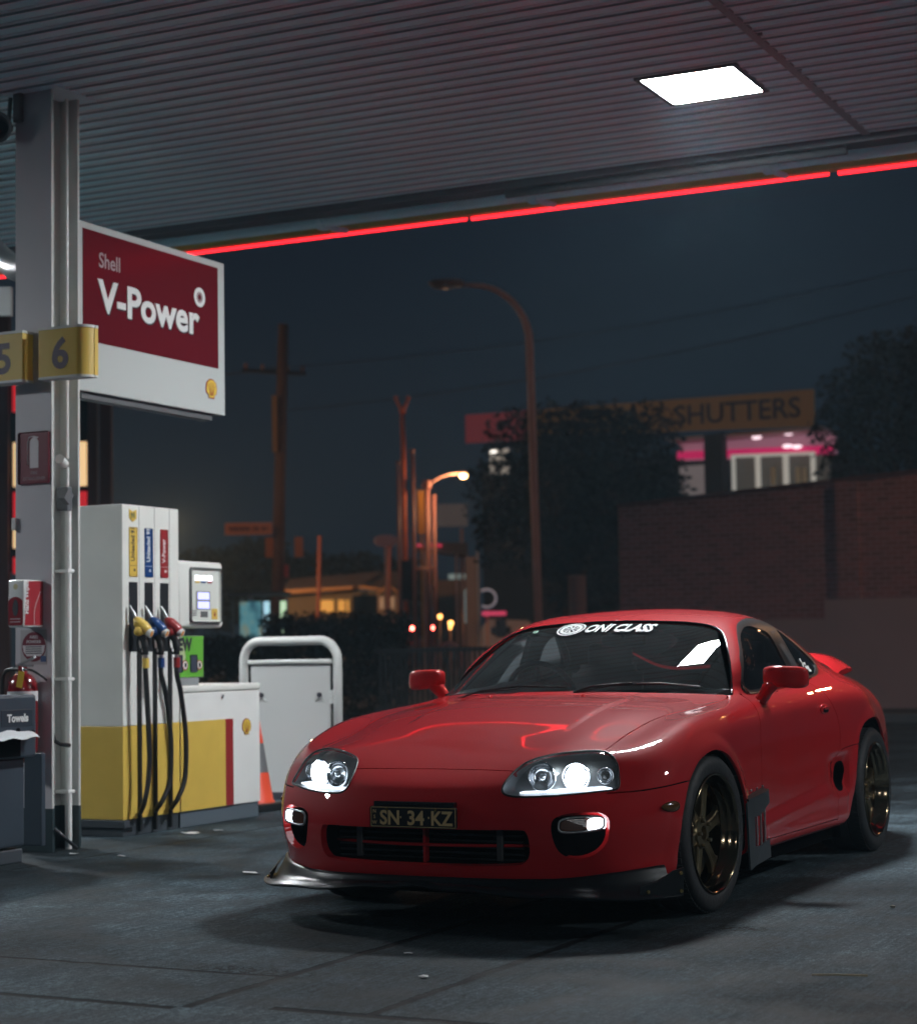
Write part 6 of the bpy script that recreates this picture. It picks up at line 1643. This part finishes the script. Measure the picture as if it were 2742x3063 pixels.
bm = new(); prism(bm, [W0 + UY * a + NZ * z for a, z in ((0, 0), (14, 0), (14, 4.5), (7, 4.08), (4.2, 3.88), (4.2, 3.90), (0, 3.64))], UX * -.25); obj('wall', bm, bk, t)
bm = new(); prism(bm, [W0 + UY * a + NZ * z + UX * .02 for a, z in ((-.02, 3.64), (4.2, 3.90), (14, 4.5), (14, 4.56), (4.2, 3.97), (-.02, 3.71))], UX * -.30); obj('coping', bm, mat('brick coping', (.13, .06, .055), .8), t)
bm = new(); obox(bm, W0 + UY * 4.3 + UX * .04 + NZ * 1.95, UX, UY, NZ, .05, .20, 1.95); obj('pier', bm, bk, t)
rnd = mat('brown rendered wall', (.50, .36, .35), .9, noise=.10, bump=.15, bscale=1.5)
t = thing('rendered_wall', 'low brown rendered wall stepping down in front of the brick wall', 'wall', W0 + UX * 1.4)
bm = new(); prism(bm, [W0 + UX * 1.4 + UY * a + NZ * z for a, z in ((1.8, 0), (14, 0), (14, 1.82), (4.23, 1.82), (4.23, 1.50), (1.8, 1.50))], UX * -.25); obj('wall', bm, rnd, t)
t = thing('round_bollard_post', 'thick pinkish concrete post left of the brick wall', 'post', bg(2.1, 35, 0))
bm = new(); tube(bm, [bg(2.1, 35, 0), bg(2.1, 35, 2.33)], .16, 20); obj('shaft', bm, mat('pinkish concrete', (.24, .15, .14), .8), t, 40)
bm = new(); lathe(bm, [(.165, 2.30), (.165, 2.34), (.14, 2.37), (.0001, 2.38)], bg(2.1, 35, 0), (0, 0, 1), 20); obj('cap', bm, mat('pinkish concrete', (.24, .15, .14), .8), t, True)

# ---- shutter shop building
F0 = bg(6.58, 60, 0)
def fl(X60, z60):
    L_ = (X60 - 6.58) / (.896 + .00742 * X60); return L_, (z60 - 1.08) * (60 - .445 * L_) / 60 + 1.08
def fp(X60, z60, out=0.0):
    L_, z = fl(X60, z60); return F0 + UY * L_ + NZ * z + UX * out
def fquad(nm, pts, m_, parent, out=0.0, th=.1):
    bm = new(); prism(bm, [fp(a, z, out) for a, z in pts], UX * -th); return obj(nm, bm, m_, parent)
t = thing('shutter_shop', 'two storey shop with a brown and yellow SHUTTERS sign and pink lit windows', 'building', F0)
shopdark = mat('dark shop wall', (.035, .035, .04), .8)
fquad('wall', [(-.3, -2), (12.5, -2), (12.5, 7.2), (-.3, 7.0)], shopdark, t, -2.5, .3)
fquad('sign_board', [(2.18, 7.58), (11.0, 7.78), (11.0, 8.92), (2.18, 8.40)], mat('mustard sign board', (.30, .17, .045), .6, emit=(.42, .22, .06), es=.035, noise=.25, bscale=.8), t)
fquad('red_sign_board', [(.25, 7.42), (2.17, 7.50), (2.17, 8.40), (.25, 8.29)], mat('red sign board', (.25, .035, .05), .6, emit=(.45, .06, .09), es=.12), t)
p = fp(8.62, 7.97, .03); bm = text_mesh('SHUTTERS', .86, p, UY, NZ, .01, .012, sx=1.0); obj('lettering', bm, mat('sign letter ink', (.02, .018, .02), .6), t)
p = fp(4.4, 7.85, .03); bm = text_mesh('ROLLER', .78, p, UY, NZ, .01, .012); bm.free()
fquad('pillar', [(7.57, -2), (8.12, -2), (8.12, 7.62), (7.57, 7.56)], shopdark, t, -.02, .5)
fquad('soffit', [(6.3, 7.50), (11.2, 7.80), (11.2, 7.72), (6.3, 7.42)], mat('pale soffit', (.5, .45, .45), .6), t, -.3, 1.6)
fquad('back_wall', [(6.3, 6.9), (11.2, 7.0), (11.2, 7.8), (6.3, 7.6)], mat('lilac glowing wall', (.4, .3, .35), .6, emit=(.55, .25, .36), es=.26), t, -1.6, .1)  # emission stands for room light falling on this wall
fquad('pink_band', [(6.3, 6.93), (11.2, 7.02), (11.2, 7.30), (6.3, 7.17)], mat('magenta lit band', (.7, .02, .2), .4, emit=(.85, .015, .17), es=.42), t, -1.3, .1)
for a, z in ((9.9, 7.66), (9.85, 7.26), (10.15, 7.24), (8.9, 7.55)):
    bm = new(); superbox(bm, fp(a, z, -1.0), (.05, .16, .06), 1, 12); obj('downlight', bm, mat('shop downlight', (1, .8, .85), .5, emit=(1, .75, .82), es=1.6), t, True)
frame_glow = mat('glowing window frame', (.7, .68, .62), .5, emit=(.8, .78, .70), es=.36); win_in = mat('dim shop interior', (.10, .10, .10), .5, emit=(.28, .24, .2), es=.10)  # frames and interior glow in place of room light
fquad('window_back', [(8.14, 5.60), (11.1, 5.75), (11.1, 7.0), (8.14, 6.95)], win_in, t, -1.2, .1)
for a0, a1 in ((8.12, 8.22), (8.86, 9.00), (9.72, 9.88), (10.58, 10.72)):
    fquad('mullion', [(a0, 5.62), (a1, 5.64), (a1, 7.0), (a0, 6.98)], frame_glow, t, -.9, .1)
fquad('window_sill', [(8.12, 5.62), (10.72, 5.84), (10.72, 5.92), (8.12, 5.71)], frame_glow, t, -.88, .1); fquad('window_head', [(8.12, 6.92), (10.72, 6.98), (10.72, 7.07), (8.12, 7.01)], frame_glow, t, -.88, .1)
for a in (9.28, 10.25, 10.05):
    fquad('shutter_sample', [(a, 5.75), (a + .16, 5.77), (a + .14, 6.6), (a, 6.6)], mat('shutter sample', (.6, .55, .4), .5), t, -1.1, .05)
fquad('left_window', [(6.4, 5.4), (7.5, 5.5), (7.5, 6.75), (6.4, 6.7)], mat('lit side room', (.4, .38, .38), .5, emit=(.5, .45, .48), es=.16), t, -1.2, .1)
fquad('left_lit_corner', [(.78, 6.5), (1.35, 6.5), (1.35, 7.28), (.78, 7.25)], mat('lit corner room', (.5, .5, .45), .5, emit=(.6, .55, .48), es=.30), t, -.5, .1)
bm = new(); superbox(bm, fp(1.02, 7.12, -.2), (.06, .12, .10), 1, 12); obj('downlight', bm, mat('shop spot', (1, .95, .85), .5, emit=(1, .95, .85), es=2.2), t, True)
bm = new(); superbox(bm, fp(4.4, 6.7, .2), (.03, .05, .05), 1, 10); obj('wall_lamp', bm, mat('dim grey lamp', (.5, .5, .5), .5, emit=(.5, .6, .6), es=.6), t, True)

# ---- trees and hedge
bark = mat('dark bark', (.05, .04, .03), .9, noise=.3, bump=.5, bscale=8)
def leafmat(nm, c): return mat(nm, c, .75, noise=.5, bscale=1.6)
def tree(name, label, base, lobes, n, size, m_, trunk_h, trunk_r=.2):
    t = thing(name, label, 'tree', base, None)
    bm = new(); tube(bm, [base, base + Vector((.1, .05, trunk_h * .5)), base + Vector((.0, .1, trunk_h))], [trunk_r, trunk_r * .75, trunk_r * .5], 10)
    for (X, d, z, rx, rz) in lobes[:6]:
        e = bg(X, d, z); s0 = base + Vector((0, .05, trunk_h * random.uniform(.55, .95)))
        tube(bm, [s0, s0.lerp(e, .5) + Vector((random.uniform(-.2, .2), 0, .1)), e], [trunk_r * .4, trunk_r * .22, .02], 6)
    obj('trunk', bm, bark, t, True)
    bm = new(); tot = sum(l[3] * l[3] * l[4] for l in lobes)
    for (X, d, z, rx, rz) in lobes:
        c = bg(X, d, z)
        for _ in range(int(n * rx * rx * rz / tot)):
            while True:
                p = Vector((random.uniform(-1, 1), random.uniform(-1, 1), random.uniform(-1, 1)))
                if .25 < p.length < 1.0 + random.uniform(-.15, .18): break
            q = c + Vector((p.x * rx, p.y * rx, p.z * rz)); s = size * random.uniform(.6, 1.5)
            a = Vector((random.gauss(0, 1), random.gauss(0, 1), random.gauss(0, .7))).normalized(); b2 = a.cross(Vector((random.gauss(0, 1), random.gauss(0, 1), random.gauss(0, 1)))).normalized()
            vs = [bm.verts.new(q + a * s), bm.verts.new(q + b2 * s * .45), bm.verts.new(q - a * s), bm.verts.new(q - b2 * s * .45)]; bm.faces.new(vs)
    obj('crown', bm, m_, t); return t
lf1 = leafmat('dark green leaves', (.022, .032, .032)); lf2 = leafmat('olive leaves', (.030, .033, .024))
tree('dark_tree', 'broad dark tree hiding the left of the shutter shop', bg(2.6, 46, 0),
     [(1.45, 45, 5.9, .85, .75), (2.3, 46, 6.1, 1.0, .85), (3.3, 46, 6.15, 1.1, .75), (4.3, 46, 5.9, 1.05, .95), (4.75, 46, 4.9, .75, .8), (1.0, 45, 4.6, .85, 1.0), (2.4, 46, 4.6, 1.3, 1.1), (3.6, 46, 4.5, 1.4, 1.1), (.80, 45, 3.6, .5, .7), (1.9, 46, 3.4, 1.0, .75), (3.1, 46, 2.9, 1.2, 1.1), (2.6, 46, 2.3, .6, .6)], 12000, .085, lf1, 3.6, .22)
tree('dark_tree', 'dark tree overhanging the brick wall at the right edge', bg(9.6, 41, 0),
     [(8.3, 41, 6.3, .75, .6), (9.2, 41, 6.9, 1.0, .8), (10.4, 41, 6.9, 1.1, 1.1), (7.9, 41, 5.5, .55, .6), (8.9, 41, 5.5, 1.0, .9), (10.3, 41, 5.2, 1.2, 1.1), (11.5, 41, 6.2, 1.2, 1.3), (8.0, 41, 4.75, .45, .4)], 9000, .085, lf1, 4.2, .22)
tree('dark_tree', 'low dark trees far behind the power pole', bg(-9.5, 95, 0),
     [(-12, 95, 4.2, 2.2, 2.0), (-9.8, 95, 4.6, 2.0, 2.0), (-7.4, 97, 4.2, 2.0, 1.8), (-5.0, 99, 4.6, 1.9, 1.5), (-2.6, 100, 4.3, 1.7, 1.5)], 7000, .22, lf2, 3.0, .25)
bm = new()
def hedge_leaves(x0, x1, d, z1, n, s, dep=.7):
    for _ in range(n):
        q = bg(random.uniform(x0, x1), d + random.uniform(-dep, dep), random.uniform(.0, 1) ** .6 * z1 * random.uniform(.9, 1.04)); a = Vector((random.gauss(0, 1), random.gauss(0, 1), random.gauss(0, 1))).normalized(); b2 = a.cross(Vector((random.gauss(0, 1), random.gauss(0, 1), random.gauss(0, 1)))).normalized()
        bm.faces.new([bm.verts.new(q + a * s), bm.verts.new(q + b2 * s * .5), bm.verts.new(q - a * s), bm.verts.new(q - b2 * s * .5)])
hedge_leaves(-3.0, -.80, 30, 1.64, 9000, .05)
top('hedge', bm, lf2, 'dark clipped hedge in front of the low house', 'hedge')
bm = new(); hedge_leaves(-6.3, -3.2, 33, 1.35, 7000, .055); top('hedge', bm, lf2, 'loose dark shrubs behind the pump and guard frame', 'hedge')
t = thing('slat_fence', 'dark low slatted fence behind the bonnet of the car', 'fence', bg(0, 28, 0))
bm = new()
for k in range(46): obox(bm, bg(-1.15 + k * .075, 28, .56), RGT, FWD, NZ, .020, .012, .56)
obj('slats', bm, mat('fence dark green', (.03, .035, .035), .6), t)
bm = new(); obox(bm, bg(.5, 28.03, 1.08), RGT, FWD, NZ, 1.75, .02, .03); obox(bm, bg(.5, 28.03, .25), RGT, FWD, NZ, 1.75, .02, .03); obj('rail', bm, mat('fence dark green', (.03, .035, .035), .6), t)
# ------------------------------------------------------------------ even haze added round the whole place to lift dark tones
hm = bpy.data.materials.new('black lift haze'); hm.use_nodes = True; n_ = hm.node_tree; n_.nodes.clear()
ho = n_.nodes.new('ShaderNodeOutputMaterial'); hv = n_.nodes.new('ShaderNodeVolumePrincipled')
hv.inputs['Color'].default_value = (.50, .80, 1.0, 1); hv.inputs['Density'].default_value = 0.0014; hv.inputs['Anisotropy'].default_value = 0.0
n_.links.new(hv.outputs[0], ho.inputs['Volume'])
bm = new(); box(bm, -205, 14, -150, 90, -1.0, 13.5); hz_ = obj('haze', bm, hm); tag(hz_, kind='stuff')
